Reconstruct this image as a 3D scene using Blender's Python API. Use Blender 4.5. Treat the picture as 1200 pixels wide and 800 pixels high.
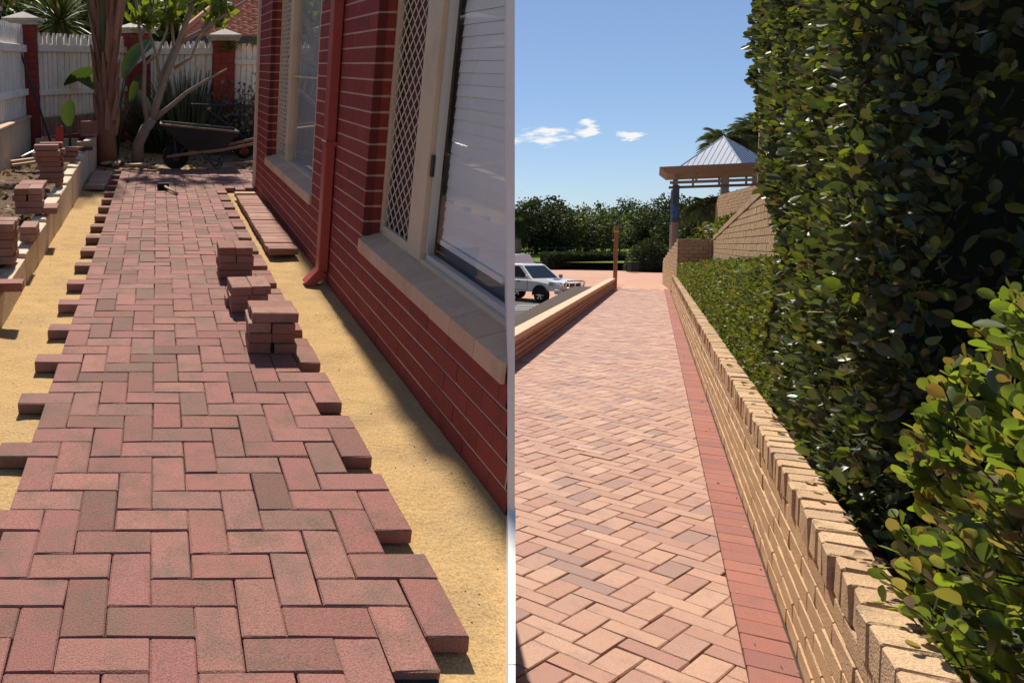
import bpy, bmesh, math, random
import numpy as np
from mathutils import Matrix, Vector, Euler, noise as mnoise

for o in list(bpy.data.objects):
    bpy.data.objects.remove(o)
SC = bpy.context.scene
COL = SC.collection
R = math.radians
rng = random.Random(7)
nrg = np.random.default_rng(11)

# ------------------------------------------------------------------ camera, sky, sun, exposure
CAM_H = 1.6
PITCH = R(2.735)
cam = bpy.data.cameras.new('camera')
cam.sensor_width = 36
cam.lens = 27.0
cam.shift_x = 0.3467
cam.shift_y = -0.0583
cam.clip_start = 0.05
cam.clip_end = 6000
camo = bpy.data.objects.new('camera', cam)
COL.objects.link(camo)
camo.location = (0, 0, CAM_H)
camo.rotation_euler = (R(90) - PITCH, 0, 0)
SC.camera = camo

SUN_AZ = R(1.8)      # clockwise from +Y
SUN_EL = R(59)
world = bpy.data.worlds.new('World')
SC.world = world
world.use_nodes = True
wn = world.node_tree
sky = wn.nodes.new('ShaderNodeTexSky')
sky.sky_type = 'NISHITA'
sky.sun_disc = False
sky.sun_elevation = SUN_EL
sky.sun_rotation = SUN_AZ
sky.air_density = 0.8
sky.dust_density = 0.6
sky.ozone_density = 5.0
bg = wn.nodes['Background']
bg.inputs[1].default_value = 0.078

sl = bpy.data.lights.new('sun', 'SUN')
sl.energy = 4.5
sl.angle = R(2.0)
sl.color = (1.0, 0.93, 0.82)
slo = bpy.data.objects.new('sun', sl)
COL.objects.link(slo)
slo.rotation_euler = Vector((math.sin(SUN_AZ) * math.cos(SUN_EL), math.cos(SUN_AZ) * math.cos(SUN_EL), math.sin(SUN_EL))).to_track_quat('Z', 'Y').to_euler()
slo.location = (0, 30, 40)

SC.view_settings.view_transform = 'Standard'
SC.view_settings.look = 'None'
SC.view_settings.gamma = 1
SC.view_settings.exposure = 0.55
SC.view_settings.use_curve_mapping = False
SC.render.engine = 'CYCLES'

# clouds: low scattered fair-weather puffs all round the sky
def world_clouds():
    n, l = wn.nodes, wn.links
    tc = n.new('ShaderNodeTexCoord')
    sep = n.new('ShaderNodeSeparateXYZ')
    l.new(tc.outputs['Generated'], sep.inputs[0])
    def math_(op, a, b=None):
        m = n.new('ShaderNodeMath'); m.operation = op
        for i, v in enumerate((a, b)):
            if v is None: continue
            if isinstance(v, (int, float)): m.inputs[i].default_value = v
            else: l.new(v, m.inputs[i])
        return m.outputs[0]
    az = math_('ARCTAN2', sep.outputs[0], sep.outputs[1])
    el = math_('ARCSINE', sep.outputs[2])
    comb = n.new('ShaderNodeCombineXYZ')
    l.new(math_('MULTIPLY', az, 1.0), comb.inputs[0])
    l.new(math_('MULTIPLY', el, 3.0), comb.inputs[1])
    nz = n.new('ShaderNodeTexNoise'); nz.inputs['Scale'].default_value = 34; nz.inputs['Detail'].default_value = 6
    l.new(comb.outputs[0], nz.inputs['Vector'])
    n2 = n.new('ShaderNodeTexNoise'); n2.inputs['Scale'].default_value = 60; n2.inputs['Detail'].default_value = 5
    l.new(comb.outputs[0], n2.inputs['Vector'])
    s2 = n.new('ShaderNodeSeparateColor'); l.new(n2.outputs['Color'], s2.inputs[0])
    az = math_('ADD', az, math_('MULTIPLY', math_('SUBTRACT', s2.outputs[0], .5), .040))
    el = math_('ADD', el, math_('MULTIPLY', math_('SUBTRACT', s2.outputs[1], .5), .016))
    total = None
    spots = [(0.462, 0.126, 0.030, 0.010), (0.478, 0.119, 0.022, 0.007), (0.506, 0.131, 0.014, 0.011), (0.548, 0.119, 0.014, 0.004), (0.425, 0.121, .015, .005)]
    rr = random.Random(3)
    for k in range(14):
        spots.append((rr.uniform(0.95, 5.6) + (0 if k % 2 else .3), rr.uniform(.08, .2), rr.uniform(.02, .05), rr.uniform(.008, .016)))
    for a0, e0, wa, we in spots:
        a0 = (a0 + math.pi) % (2 * math.pi) - math.pi
        da = math_('DIVIDE', math_('SUBTRACT', az, a0), wa)
        de = math_('DIVIDE', math_('SUBTRACT', el, e0), we)
        d2 = math_('ADD', math_('MULTIPLY', da, da), math_('MULTIPLY', de, de))
        g = math_('MAXIMUM', math_('SUBTRACT', 1.0, d2), 0.0)
        total = g if total is None else math_('MAXIMUM', total, g)
    ns = math_('MULTIPLY', math_('SUBTRACT', nz.outputs[0], 0.40), 7.0)
    fac = math_('MINIMUM', math_('MAXIMUM', math_('MULTIPLY', math_('MULTIPLY', total, ns), 1.3), 0.0), 0.95)
    mix = n.new('ShaderNodeMix'); mix.data_type = 'RGBA'
    l.new(fac, mix.inputs[0])
    l.new(sky.outputs[0], mix.inputs[6])
    mix.inputs[7].default_value = (8.4, 8.3, 8.2, 1)
    l.new(mix.outputs[2], bg.inputs[0])
world_clouds()

# ------------------------------------------------------------------ frames of the two paths
SLOPE = R(13.084)
H_L = 1.412
LW = Matrix.Translation((0, 0, CAM_H)) @ Matrix.Rotation(SLOPE, 4, 'X') @ Matrix.Translation((0, 0, -H_L))
def LM(x, y, z=0, rz=0):
    """frame of the sloping yard: x across the path, y up the path, z off the paving"""
    return LW @ Matrix.Translation((x, y, z)) @ Matrix.Rotation(rz, 4, 'Z')
BETA = R(32.904)
SB, CB = math.sin(BETA), math.cos(BETA)
def QP(q, t, z=0):
    return Vector((q * CB + t * SB, -q * SB + t * CB, z))
def RM(q, t, z=0, rz=0):
    """frame of the finished path: q to the right of it, t along it"""
    return Matrix.Translation(QP(q, t, z)) @ Matrix.Rotation(-BETA + rz, 4, 'Z')
def WM(x, y, z=0, rz=0):
    return Matrix.Translation((x, y, z)) @ Matrix.Rotation(rz, 4, 'Z')

# ------------------------------------------------------------------ helpers
def tag(o, label=None, cat=None, group=None, kind=None):
    if label: o['label'] = label
    if cat: o['category'] = cat
    if group: o['group'] = group
    if kind: o['kind'] = kind
    return o
def link(o, parent=None, M=None):
    COL.objects.link(o)
    if parent is not None: o.parent = parent
    if M is not None: o.matrix_local = M
    return o
def empty(name, M, label=None, cat=None, group=None, kind=None):
    o = bpy.data.objects.new(name, None)
    o.empty_display_size = .1
    link(o, None, M)
    return tag(o, label, cat, group, kind)
def inst(name, mesh, parent=None, M=None):
    return link(bpy.data.objects.new(name, mesh), parent, M)
def copy_tree(o, M, label=None, group=None):
    c = o.copy(); COL.objects.link(c); c.matrix_local = M
    if label: c['label'] = label
    if group: c['group'] = group
    for ch in o.children:
        k = ch.copy(); COL.objects.link(k); k.parent = c; k.matrix_local = ch.matrix_local.copy()
        for g in ch.children:
            d = g.copy(); COL.objects.link(d); d.parent = k; d.matrix_local = g.matrix_local.copy()
    return c

class MB:
    def __init__(s): s.v = []; s.f = []; s.r = []; s.m = []
    def add(s, vs, fs, M=None, r=None, mi=0):
        b = len(s.v)
        if M is not None: vs = [M @ Vector(p) for p in vs]
        s.v += [tuple(p) for p in vs]
        s.f += [tuple(i + b for i in f) for f in fs]
        s.r += [rng.random() if r is None else r] * len(fs)
        s.m += [mi] * len(fs)
        return s
    def box(s, x0, x1, y0, y1, z0, z1, M=None, r=None, ch=0, mi=0):
        if ch:
            vs, fs = chamfer_box(x0, x1, y0, y1, z0, z1, ch)
            return s.add(vs, fs, M, r, mi)
        vs = [(x0, y0, z0), (x1, y0, z0), (x1, y1, z0), (x0, y1, z0), (x0, y0, z1), (x1, y0, z1), (x1, y1, z1), (x0, y1, z1)]
        return s.add(vs, [(0, 3, 2, 1), (4, 5, 6, 7), (0, 1, 5, 4), (1, 2, 6, 5), (2, 3, 7, 6), (3, 0, 4, 7)], M, r, mi)
    def hexa(s, vs, M=None, r=None, mi=0):
        return s.add(vs, [(0, 3, 2, 1), (4, 5, 6, 7), (0, 1, 5, 4), (1, 2, 6, 5), (2, 3, 7, 6), (3, 0, 4, 7)], M, r, mi)
    def prism(s, poly, z0, z1, M=None, r=None, ch=0, mi=0):
        n = len(poly)
        a = sum(poly[i][0] * poly[(i + 1) % n][1] - poly[(i + 1) % n][0] * poly[i][1] for i in range(n))
        if a < 0: poly = poly[::-1]
        if ch:
            cx = sum(p[0] for p in poly) / n; cy = sum(p[1] for p in poly) / n
            top = []
            for p in poly:
                d = Vector((cx - p[0], cy - p[1])); L = max(d.length, 1e-6); d = d / L * min(ch * 1.3, L * .5)
                top.append((p[0] + d.x, p[1] + d.y))
            vs = [(p[0], p[1], z0) for p in poly] + [(p[0], p[1], z1 - ch) for p in poly] + [(p[0], p[1], z1) for p in top]
            fs = [tuple(range(n))[::-1], tuple(range(2 * n, 3 * n))]
            for k in (0, n):
                fs += [(k + i, k + (i + 1) % n, k + n + (i + 1) % n, k + n + i) for i in range(n)]
        else:
            vs = [(p[0], p[1], z0) for p in poly] + [(p[0], p[1], z1) for p in poly]
            fs = [tuple(range(n))[::-1], tuple(range(n, 2 * n))] + [(i, (i + 1) % n, n + (i + 1) % n, n + i) for i in range(n)]
        return s.add(vs, fs, M, r, mi)
    def tube(s, pts, rad, n=8, M=None, r=None, cap=True, mi=0):
        pts = [Vector(p) for p in pts]
        if isinstance(rad, (int, float)): rad = [rad] * len(pts)
        vs, fs = [], []
        up = Vector((0, 0, 1))
        prev = None
        for i, p in enumerate(pts):
            d = (pts[min(i + 1, len(pts) - 1)] - pts[max(i - 1, 0)]).normalized()
            if prev is None:
                a = d.cross(up if abs(d.z) < .9 else Vector((1, 0, 0))).normalized()
            else:
                a = (prev - d * prev.dot(d)).normalized()
            prev = a
            b = d.cross(a)
            for k in range(n):
                an = 2 * math.pi * k / n
                vs.append(p + (a * math.cos(an) + b * math.sin(an)) * rad[i])
        for i in range(len(pts) - 1):
            for k in range(n):
                fs.append((i * n + k, i * n + (k + 1) % n, (i + 1) * n + (k + 1) % n, (i + 1) * n + k))
        if cap:
            fs.append(tuple(range(n))[::-1]); fs.append(tuple((len(pts) - 1) * n + k for k in range(n)))
        return s.add(vs, fs, M, r, mi)
    def lathe(s, prof, n=16, M=None, r=None, mi=0):
        """prof: (radius, z) list turned about z"""
        vs, fs = [], []
        for (a, z) in prof:
            for k in range(n):
                an = 2 * math.pi * k / n
                vs.append((a * math.cos(an), a * math.sin(an), z))
        for i in range(len(prof) - 1):
            for k in range(n):
                fs.append((i * n + k, i * n + (k + 1) % n, (i + 1) * n + (k + 1) % n, (i + 1) * n + k))
        fs.append(tuple(range(n))[::-1]); fs.append(tuple((len(prof) - 1) * n + k for k in range(n)))
        return s.add(vs, fs, M, r, mi)
    def mesh(s, name, mat, smooth=False):
        me = bpy.data.meshes.new(name)
        me.from_pydata(s.v, [], s.f)
        mats = mat if isinstance(mat, (list, tuple)) else [mat]
        for m in mats: me.materials.append(m)
        at = me.attributes.new('rnd', 'FLOAT', 'FACE')
        at.data.foreach_set('value', np.array(s.r, dtype=np.float32))
        if len(mats) > 1: me.polygons.foreach_set('material_index', np.array(s.m, dtype=np.int32))
        if smooth: me.polygons.foreach_set('use_smooth', np.ones(len(s.f), dtype=bool))
        me.update()
        return me
    def build(s, name, mat, parent=None, M=None, smooth=False):
        return inst(name, s.mesh(name, mat, smooth), parent, M)

def chamfer_box(x0, x1, y0, y1, z0, z1, c):
    vs = []; idx = {}
    cs = [(i, j, k) for i in (0, 1) for j in (0, 1) for k in (0, 1)]
    B = ((x0, x1), (y0, y1), (z0, z1))
    for c3 in cs:
        for ax in range(3):        # vertex lying on the face normal to axis ax
            p = [0, 0, 0]
            for d in range(3):
                v = B[d][c3[d]]
                if d != ax: v += c if c3[d] == 0 else -c
                p[d] = v
            idx[(c3, ax)] = len(vs); vs.append(tuple(p))
    fs = []
    def orient(f):
        a, b, d = (Vector(vs[f[0]]), Vector(vs[f[1]]), Vector(vs[f[2]]))
        nrm = (b - a).cross(d - a)
        cen = sum((Vector(vs[i]) for i in f), Vector()) / len(f) - Vector(((x0 + x1) / 2, (y0 + y1) / 2, (z0 + z1) / 2))
        return tuple(f) if nrm.dot(cen) > 0 else tuple(f[::-1])
    for ax in range(3):
        o1, o2 = [d for d in range(3) if d != ax]
        for side in (0, 1):
            f = []
            for a, b in ((0, 0), (1, 0), (1, 1), (0, 1)):
                c3 = [0, 0, 0]; c3[ax] = side; c3[o1] = a; c3[o2] = b
                f.append(idx[(tuple(c3), ax)])
            fs.append(orient(f))
        for a in (0, 1):            # edges parallel to ax
            for b in (0, 1):
                c3 = [0, 0, 0]; c3[o1] = a; c3[o2] = b
                c0 = tuple(c3); c3[ax] = 1; c1 = tuple(c3)
                fs.append(orient([idx[(c0, o1)], idx[(c1, o1)], idx[(c1, o2)], idx[(c0, o2)]]))
    for c3 in cs:
        fs.append(orient([idx[(c3, 0)], idx[(c3, 1)], idx[(c3, 2)]]))
    return vs, fs

def brick_meshes(name, l, w, h, mat, ch=.004, n=4, jit=.0012):
    """a few worn variants of one brick, centred in plan, standing on z=0"""
    out = []
    for k in range(n):
        vs, fs = chamfer_box(-l / 2, l / 2, -w / 2, w / 2, 0, h, ch)
        vs = [(x + rng.uniform(-jit, jit), y + rng.uniform(-jit, jit), z + rng.uniform(-jit, jit) * .7) for x, y, z in vs]
        out.append(MB().add(vs, fs, r=0).mesh(name, mat))
    return out

def fast_mesh(name, V, F, mat, rnd, smooth=False):
    """V (N,3), F (M,k) arrays"""
    me = bpy.data.meshes.new(name)
    M, k = F.shape
    me.vertices.add(len(V)); me.vertices.foreach_set('co', V.astype(np.float32).ravel())
    me.loops.add(M * k); me.loops.foreach_set('vertex_index', F.astype(np.int32).ravel())
    me.polygons.add(M)
    me.polygons.foreach_set('loop_start', np.arange(0, M * k, k, dtype=np.int32))
    me.materials.append(mat)
    at = me.attributes.new('rnd', 'FLOAT', 'FACE')
    at.data.foreach_set('value', rnd.astype(np.float32))
    if smooth: me.polygons.foreach_set('use_smooth', np.ones(M, dtype=bool))
    me.update(calc_edges=True)
    return me

LEAF7 = (np.array([(0, 0, 0), (-.27, .34, .05), (-.30, .70, .05), (0, 1, -.06), (.30, .70, .05), (.27, .34, .05), (0, .52, -.03)]),
         np.array([(0, 6, 1), (1, 6, 2), (2, 6, 3), (3, 6, 4), (4, 6, 5), (5, 6, 0)]))
LEAF11 = (np.array([(0, 0, 0), (-.10, .14, .02), (-.235, .38, .05), (-.29, .62, .06), (-.24, .83, .045), (-.10, .96, .0), (.0, 1.0, -.02), (.10, .96, .0), (.24, .83, .045), (.29, .62, .06), (.235, .38, .05), (.10, .14, .02), (0, .35, -.01), (0, .68, -.012)]),
         np.array([(0, 12, 1), (1, 12, 2), (2, 12, 13), (2, 13, 3), (3, 13, 4), (4, 13, 5), (5, 13, 6), (6, 13, 7), (7, 13, 8), (8, 13, 9), (9, 13, 10), (10, 13, 12), (10, 12, 11), (11, 12, 0)]))
LEAF4 = (np.array([(0, 0, 0), (-.34, .5, .07), (0, 1, -.05), (.34, .5, .07)]), np.array([(0, 2, 1), (0, 3, 2)]))
def leaf_array(P, Dn, size, tmpl, width=1.0, spread=.7):
    """leaves at points P, their tips pointing roughly along Dn"""
    N = len(P)
    d = Dn + nrg.normal(0, spread, (N, 3))
    d /= np.linalg.norm(d, axis=1)[:, None] + 1e-9
    a = nrg.normal(0, 1, (N, 3))
    x = np.cross(d, a); x /= np.linalg.norm(x, axis=1)[:, None] + 1e-9
    z = np.cross(x, d)
    T, F = tmpl
    sz = np.asarray(size)
    if sz.ndim == 0: sz = np.full(N, float(sz))
    V = (P[:, None, :] + sz[:, None, None] * (T[None, :, 0:1] * width * x[:, None, :] + T[None, :, 1:2] * d[:, None, :] + T[None, :, 2:3] * z[:, None, :]))
    FF = (F[None] + (np.arange(N) * len(T))[:, None, None]).reshape(-1, 3)
    return V.reshape(-1, 3), FF, np.repeat(nrg.random(N), len(F))
def leaves_obj(name, P, Dn, size, mat, parent=None, M=None, tmpl=LEAF4, width=1.0, spread=.7, kind=None):
    V, F, r = leaf_array(P, Dn, size, tmpl, width, spread)
    o = inst(name, fast_mesh(name, V, F, mat, r), parent, M)
    if kind: o['kind'] = kind
    return o

# ------------------------------------------------------------------ materials
def nodes_of(name):
    m = bpy.data.materials.new(name); m.use_nodes = True
    nt = m.node_tree
    return m, nt.nodes, nt.links, nt.nodes['Principled BSDF']
def c4(c): return (c[0], c[1], c[2], 1)
def rand_value(n, l):
    oi = n.new('ShaderNodeObjectInfo'); at = n.new('ShaderNodeAttribute'); at.attribute_name = 'rnd'
    ad = n.new('ShaderNodeMath'); ad.operation = 'ADD'
    l.new(oi.outputs['Random'], ad.inputs[0]); l.new(at.outputs['Fac'], ad.inputs[1])
    fr = n.new('ShaderNodeMath'); fr.operation = 'FRACT'; l.new(ad.outputs[0], fr.inputs[0])
    return fr.outputs[0]
def mixc(n, l, fac, a, b, blend='MIX'):
    m = n.new('ShaderNodeMix'); m.data_type = 'RGBA'; m.blend_type = blend
    for sock, v in ((m.inputs[0], fac), (m.inputs[6], a), (m.inputs[7], b)):
        if isinstance(v, (int, float)): sock.default_value = v
        elif isinstance(v, tuple): sock.default_value = c4(v)
        else: l.new(v, sock)
    return m.outputs[2]
def ramp(n, l, val, stops):
    r = n.new('ShaderNodeValToRGB'); e = r.color_ramp.elements
    while len(e) < len(stops): e.new(.5)
    for i, (p, c) in enumerate(stops): e[i].position = p; e[i].color = c4(c)
    l.new(val, r.inputs[0]); return r.outputs[0]
def mat(name, colors, stain=None, stain_amt=.5, stain_scale=7, speck=.25, speck_scale=220, bump=.25, bump_scale=180, rough=.85, spec=.25, metal=0, aniso=None, stain_lo=.5, stain_hi=.72, coat=0):
    """colors: one colour or several picked piece by piece; stain: blotches of another colour; speck: fine grain"""
    m, n, l, p = nodes_of(name)
    tc = n.new('ShaderNodeTexCoord')
    rv = rand_value(n, l)
    off = n.new('ShaderNodeVectorMath'); off.operation = 'ADD'
    mul = n.new('ShaderNodeMath'); mul.operation = 'MULTIPLY'; mul.inputs[1].default_value = 53.0
    l.new(rv, mul.inputs[0]); l.new(tc.outputs['Object'], off.inputs[0]); l.new(mul.outputs[0], off.inputs[1])
    vec = off.outputs[0]
    if aniso:
        mp = n.new('ShaderNodeMapping'); mp.inputs['Scale'].default_value = aniso
        l.new(vec, mp.inputs[0]); vec = mp.outputs[0]
    if isinstance(colors, list):
        k = len(colors)
        col = ramp(n, l, rv, [((i + .5) / k, c) for i, c in enumerate(colors)])
    else:
        rgb = n.new('ShaderNodeRGB'); rgb.outputs[0].default_value = c4(colors); col = rgb.outputs[0]
    if stain:
        nz = n.new('ShaderNodeTexNoise'); nz.inputs['Scale'].default_value = stain_scale; nz.inputs['Detail'].default_value = 5; nz.inputs['Roughness'].default_value = .65
        l.new(vec, nz.inputs['Vector'])
        mr = n.new('ShaderNodeMapRange'); mr.inputs[1].default_value = stain_lo; mr.inputs[2].default_value = stain_hi; mr.inputs[4].default_value = stain_amt
        l.new(nz.outputs[0], mr.inputs[0])
        col = mixc(n, l, mr.outputs[0], col, stain)
    nf = n.new('ShaderNodeTexNoise'); nf.inputs['Scale'].default_value = speck_scale; nf.inputs['Detail'].default_value = 3
    l.new(vec, nf.inputs['Vector'])
    if speck:
        g = ramp(n, l, nf.outputs[0], [(.3, (1 - speck,) * 3), (.52, (1, 1, 1)), (.75, (1 + speck * .5,) * 3)])
        col = mixc(n, l, 1.0, col, g, 'MULTIPLY')
    l.new(col, p.inputs['Base Color'])
    p.inputs['Roughness'].default_value = rough
    p.inputs['Specular IOR Level'].default_value = spec
    p.inputs['Metallic'].default_value = metal
    p.inputs['Coat Weight'].default_value = coat
    if bump:
        nb = n.new('ShaderNodeTexNoise'); nb.inputs['Scale'].default_value = bump_scale; nb.inputs['Detail'].default_value = 4
        l.new(vec, nb.inputs['Vector'])
        b = n.new('ShaderNodeBump'); b.inputs['Strength'].default_value = bump; b.inputs['Distance'].default_value = .01
        l.new(nb.outputs[0], b.inputs['Height']); l.new(b.outputs[0], p.inputs['Normal'])
    return m
def leaf_mat(name, colors, trans=.35, rough=.4, spec=.5, tcol=None):
    m, n, l, p = nodes_of(name)
    rv = rand_value(n, l)
    k = len(colors)
    col = ramp(n, l, rv, [((i + .5) / k, c) for i, c in enumerate(colors)])
    l.new(col, p.inputs['Base Color'])
    p.inputs['Roughness'].default_value = rough; p.inputs['Specular IOR Level'].default_value = spec
    tr = n.new('ShaderNodeBsdfTranslucent')
    l.new(mixc(n, l, 1.0, col, tcol or (1.9, 2.0, .55), 'MULTIPLY'), tr.inputs['Color'])
    mx = n.new('ShaderNodeMixShader'); mx.inputs[0].default_value = trans
    l.new(p.outputs[0], mx.inputs[1]); l.new(tr.outputs[0], mx.inputs[2])
    l.new(mx.outputs[0], n['Material Output'].inputs['Surface'])
    return m
def glass_mat(name, tint=(.95, .96, .96), base=.03, ior=5.0):
    m, n, l, p = nodes_of(name)
    n.remove(p)
    t = n.new('ShaderNodeBsdfTransparent'); t.inputs[0].default_value = c4(tint)
    g = n.new('ShaderNodeBsdfGlossy'); g.inputs['Roughness'].default_value = .02
    lw = n.new('ShaderNodeLayerWeight'); lw.inputs[0].default_value = .5
    pw = n.new('ShaderNodeMath'); pw.operation = 'POWER'; pw.inputs[1].default_value = ior
    l.new(lw.outputs['Facing'], pw.inputs[0])
    a = n.new('ShaderNodeMath'); a.operation = 'ADD'; a.inputs[1].default_value = base; a.use_clamp = True
    l.new(pw.outputs[0], a.inputs[0])
    mx = n.new('ShaderNodeMixShader'); l.new(a.outputs[0], mx.inputs[0]); l.new(t.outputs[0], mx.inputs[1]); l.new(g.outputs[0], mx.inputs[2])
    l.new(mx.outputs[0], n['Material Output'].inputs['Surface'])
    return m

PAVER_L = mat('red clay paver', [(0.189, 0.091, 0.071), (0.291, 0.122, 0.098), (0.331, 0.143, 0.115), (0.250, 0.107, 0.088), (0.306, 0.130, 0.109), (0.270, 0.136, 0.108), (0.352, 0.156, 0.123), (0.209, 0.113, 0.086), (0.280, 0.116, 0.094), (0.316, 0.150, 0.120)], stain=(.14, .105, .072), stain_amt=.75, stain_scale=7, speck=.4, speck_scale=240, bump=.35, bump_scale=170, stain_lo=.45, stain_hi=.72)
PAVER_OLD = mat('weathered paver', [(0.360, 0.186, 0.138), (0.432, 0.240, 0.180), (0.324, 0.144, 0.108), (0.396, 0.204, 0.156), (0.288, 0.132, 0.102)], stain=(.16, .125, .09), stain_amt=.7, stain_scale=10, speck=.35, bump=.4)
PAVER_PALE = mat('pale sandy paver', [(0.483, 0.310, 0.218), (0.529, 0.356, 0.253), (0.437, 0.265, 0.190)], stain=(.25, .19, .13), stain_amt=.6, stain_scale=8)
PAVER_R = mat('salmon clay paver', [(0.430, 0.238, 0.164), (0.485, 0.281, 0.188), (0.373, 0.186, 0.130), (0.458, 0.261, 0.177), (0.410, 0.215, 0.144), (0.346, 0.172, 0.126), (0.503, 0.308, 0.210), (0.439, 0.243, 0.169), (0.307, 0.177, 0.140)], stain=(.27, .155, .12), stain_amt=.55, stain_scale=8, speck=.3, bump=.5, bump_scale=240, rough=.62, spec=.45)
BORDER = mat('red border paver', [(0.314, 0.127, 0.095), (0.358, 0.150, 0.111), (0.289, 0.114, 0.090), (0.340, 0.141, 0.106), (0.265, 0.116, 0.097)], stain=(.20, .12, .095), stain_amt=.6, stain_scale=7, speck=.3, bump=.4)
JOINT = mat('joint sand', (.065, .042, .03), speck=.4)
SAND = mat('yellow bedding sand', (0.498, 0.327, 0.149), stain=(.34, .235, .13), stain_amt=.7, stain_scale=2.6, speck=.35, speck_scale=160, bump=.6, bump_scale=55, rough=.95, spec=.05)
SOIL = mat('garden soil', (0.161, 0.105, 0.070), stain=(.27, .18, .11), stain_amt=.8, stain_scale=5, speck=.6, speck_scale=60, bump=1.2, bump_scale=40, rough=1, spec=.05)
BRICK_RED = mat('painted red brick', [(0.271, 0.049, 0.038), (0.298, 0.055, 0.043), (0.244, 0.044, 0.035), (0.285, 0.052, 0.042)], stain=(.15, .045, .036), stain_amt=.65, stain_scale=9, speck=.35, bump=.6, bump_scale=90, rough=.75, spec=.2)
MORTAR_PINK = mat('pink mortar', (.56, .33, .26), speck=.3, stain=(.42, .2, .16), stain_scale=5)
MORTAR_RED = mat('red painted joint', (.14, .03, .026))
SILL = mat('cream sill brick', [(0.627, 0.414, 0.274), (0.672, 0.459, 0.314), (0.594, 0.386, 0.252)], stain=(.42, .27, .18), stain_amt=.5, stain_scale=5, speck=.15, bump=.2)
CREAM = mat('cream powder coat', (0.644, 0.506, 0.345), stain=(.44, .33, .22), stain_scale=4, stain_amt=.5, speck=.06, bump=.05, rough=.45, spec=.4)
MESHCREAM = mat('cream screen wire', (.62, .54, .42), speck=.0, bump=0, rough=.5)
DARKROOM = mat('dim room', (.05, .047, .043), speck=.1, bump=0)
ROOMGREY = mat('dim room backing', (.16, .17, .17), speck=.1, bump=0, stain=(.08, .085, .09), stain_scale=2)  # flat window backing, the room's darkness put into its grey
BLIND = mat('white blind slat', [(.80, .79, .77), (.84, .83, .81)], speck=.04, bump=0, rough=.5)
GLASS = glass_mat('window glass')
GLASS_D = glass_mat('tinted car glass', (.10, .12, .14), .06)
PIPE = mat('red brown downpipe paint', (0.365, 0.068, 0.054), stain=(.2, .05, .04), stain_scale=8, speck=.05, bump=.05, rough=.4, spec=.45)
WHITE = mat('white paint', (.80, .78, .74), stain=(.62, .58, .52), stain_amt=.45, stain_scale=3, speck=.05, bump=.1, rough=.55)
FENCEW = mat('cream white fence paint', [(0.899, 0.854, 0.753), (0.854, 0.798, 0.686), (0.933, 0.887, 0.798), (0.820, 0.753, 0.640)], stain=(.56, .48, .38), stain_amt=.6, stain_scale=5, speck=.1, bump=.15, rough=.6)
LIME = mat('limestone block', [(.62, .50, .35), (.66, .55, .40), (.58, .45, .31)], stain=(.45, .29, .17), stain_amt=.6, stain_scale=4, speck=.25, bump=.5, bump_scale=60)
CONC = mat('grey concrete cap', (.46, .42, .36), stain=(.30, .27, .23), stain_amt=.7, stain_scale=6, speck=.25, bump=.4)
PLANKW = mat('weathered plank', [(.36, .22, .135), (.30, .19, .12), (.42, .28, .18), (.26, .15, .10)], stain=(.17, .11, .075), stain_amt=.6, stain_scale=5, aniso=(3, 3, .35), bump=.3)
WOOD = mat('bare timber', (.50, .34, .20), stain=(.36, .23, .13), stain_scale=5, aniso=(.4, 3, 3), bump=.2, rough=.7)
BLACKM = mat('black steel', (.022, .022, .024), stain=(.06, .05, .045), stain_scale=8, speck=.15, bump=.08, rough=.45, spec=.5)
TRAYM = mat('dirty black tray', (.035, .035, .036), stain=(.08, .065, .045), stain_amt=.45, stain_scale=6, speck=.1, bump=.1, rough=.55)
BLUEM = mat('dark blue steel', (.03, .05, .085), stain=(.07, .06, .05), stain_scale=9, bump=.08, rough=.5, spec=.5)
RUBBER = mat('black rubber', (.018, .018, .018), speck=.2, bump=.15, rough=.8)
REDRIM = mat('red wheel rim', (.30, .03, .022), stain=(.16, .06, .04), stain_scale=12, rough=.5)
STEEL = mat('bare steel', (.55, .55, .55), rough=.35, metal=.9, speck=.05, bump=.03)
REDTIN = mat('red tin', (.34, .045, .03), speck=.1, bump=.05, rough=.45)
BARK = mat('grey bark', (0.288, 0.222, 0.174), stain=(.13, .09, .07), stain_scale=9, speck=.3, bump=.6, bump_scale=40)
BARK_D = mat('dark bark', (.075, .06, .047), stain=(.14, .115, .09), stain_scale=8, speck=.3, bump=.6, bump_scale=30)
PALMBARK = mat('red brown palm fibre', [(0.286, 0.130, 0.085), (0.351, 0.189, 0.124), (0.221, 0.104, 0.072), (0.403, 0.234, 0.156)], stain=(.12, .065, .045), stain_scale=14, aniso=(4, 4, .5), speck=.35, bump=.8, bump_scale=50)
TILEROOF = mat('terracotta roof tile', [(.62, .25, .16), (.68, .29, .185), (.56, .22, .14)], stain=(.46, .2, .13), stain_amt=.4, stain_scale=3, speck=.15, bump=.2)
METALROOF = mat('grey metal roof', (.42, .44, .45), speck=.05, bump=.02, rough=.4, metal=.3)
TAN = mat('tan face brick', [(.52, .34, .185), (.56, .375, .21), (.48, .305, .165), (.54, .36, .20), (.50, .33, .19)], stain=(.40, .26, .15), stain_amt=.45, stain_scale=9, speck=.3, bump=.6, bump_scale=130)
TANCAP = mat('tan cap brick', [(.53, .35, .20), (.57, .385, .225), (.49, .315, .18), (.46, .31, .19)], stain=(.21, .155, .105), stain_amt=.7, stain_scale=9, speck=.35, bump=.6, bump_scale=130, stain_lo=.52)
TANMORT = mat('tan mortar', (.34, .22, .125), speck=.35, bump=.5)
PINKB = mat('pink brown face brick', [(.44, .225, .155), (.40, .20, .14), (.47, .25, .175)], stain=(.33, .18, .125), stain_scale=8, stain_amt=.5)
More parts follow.
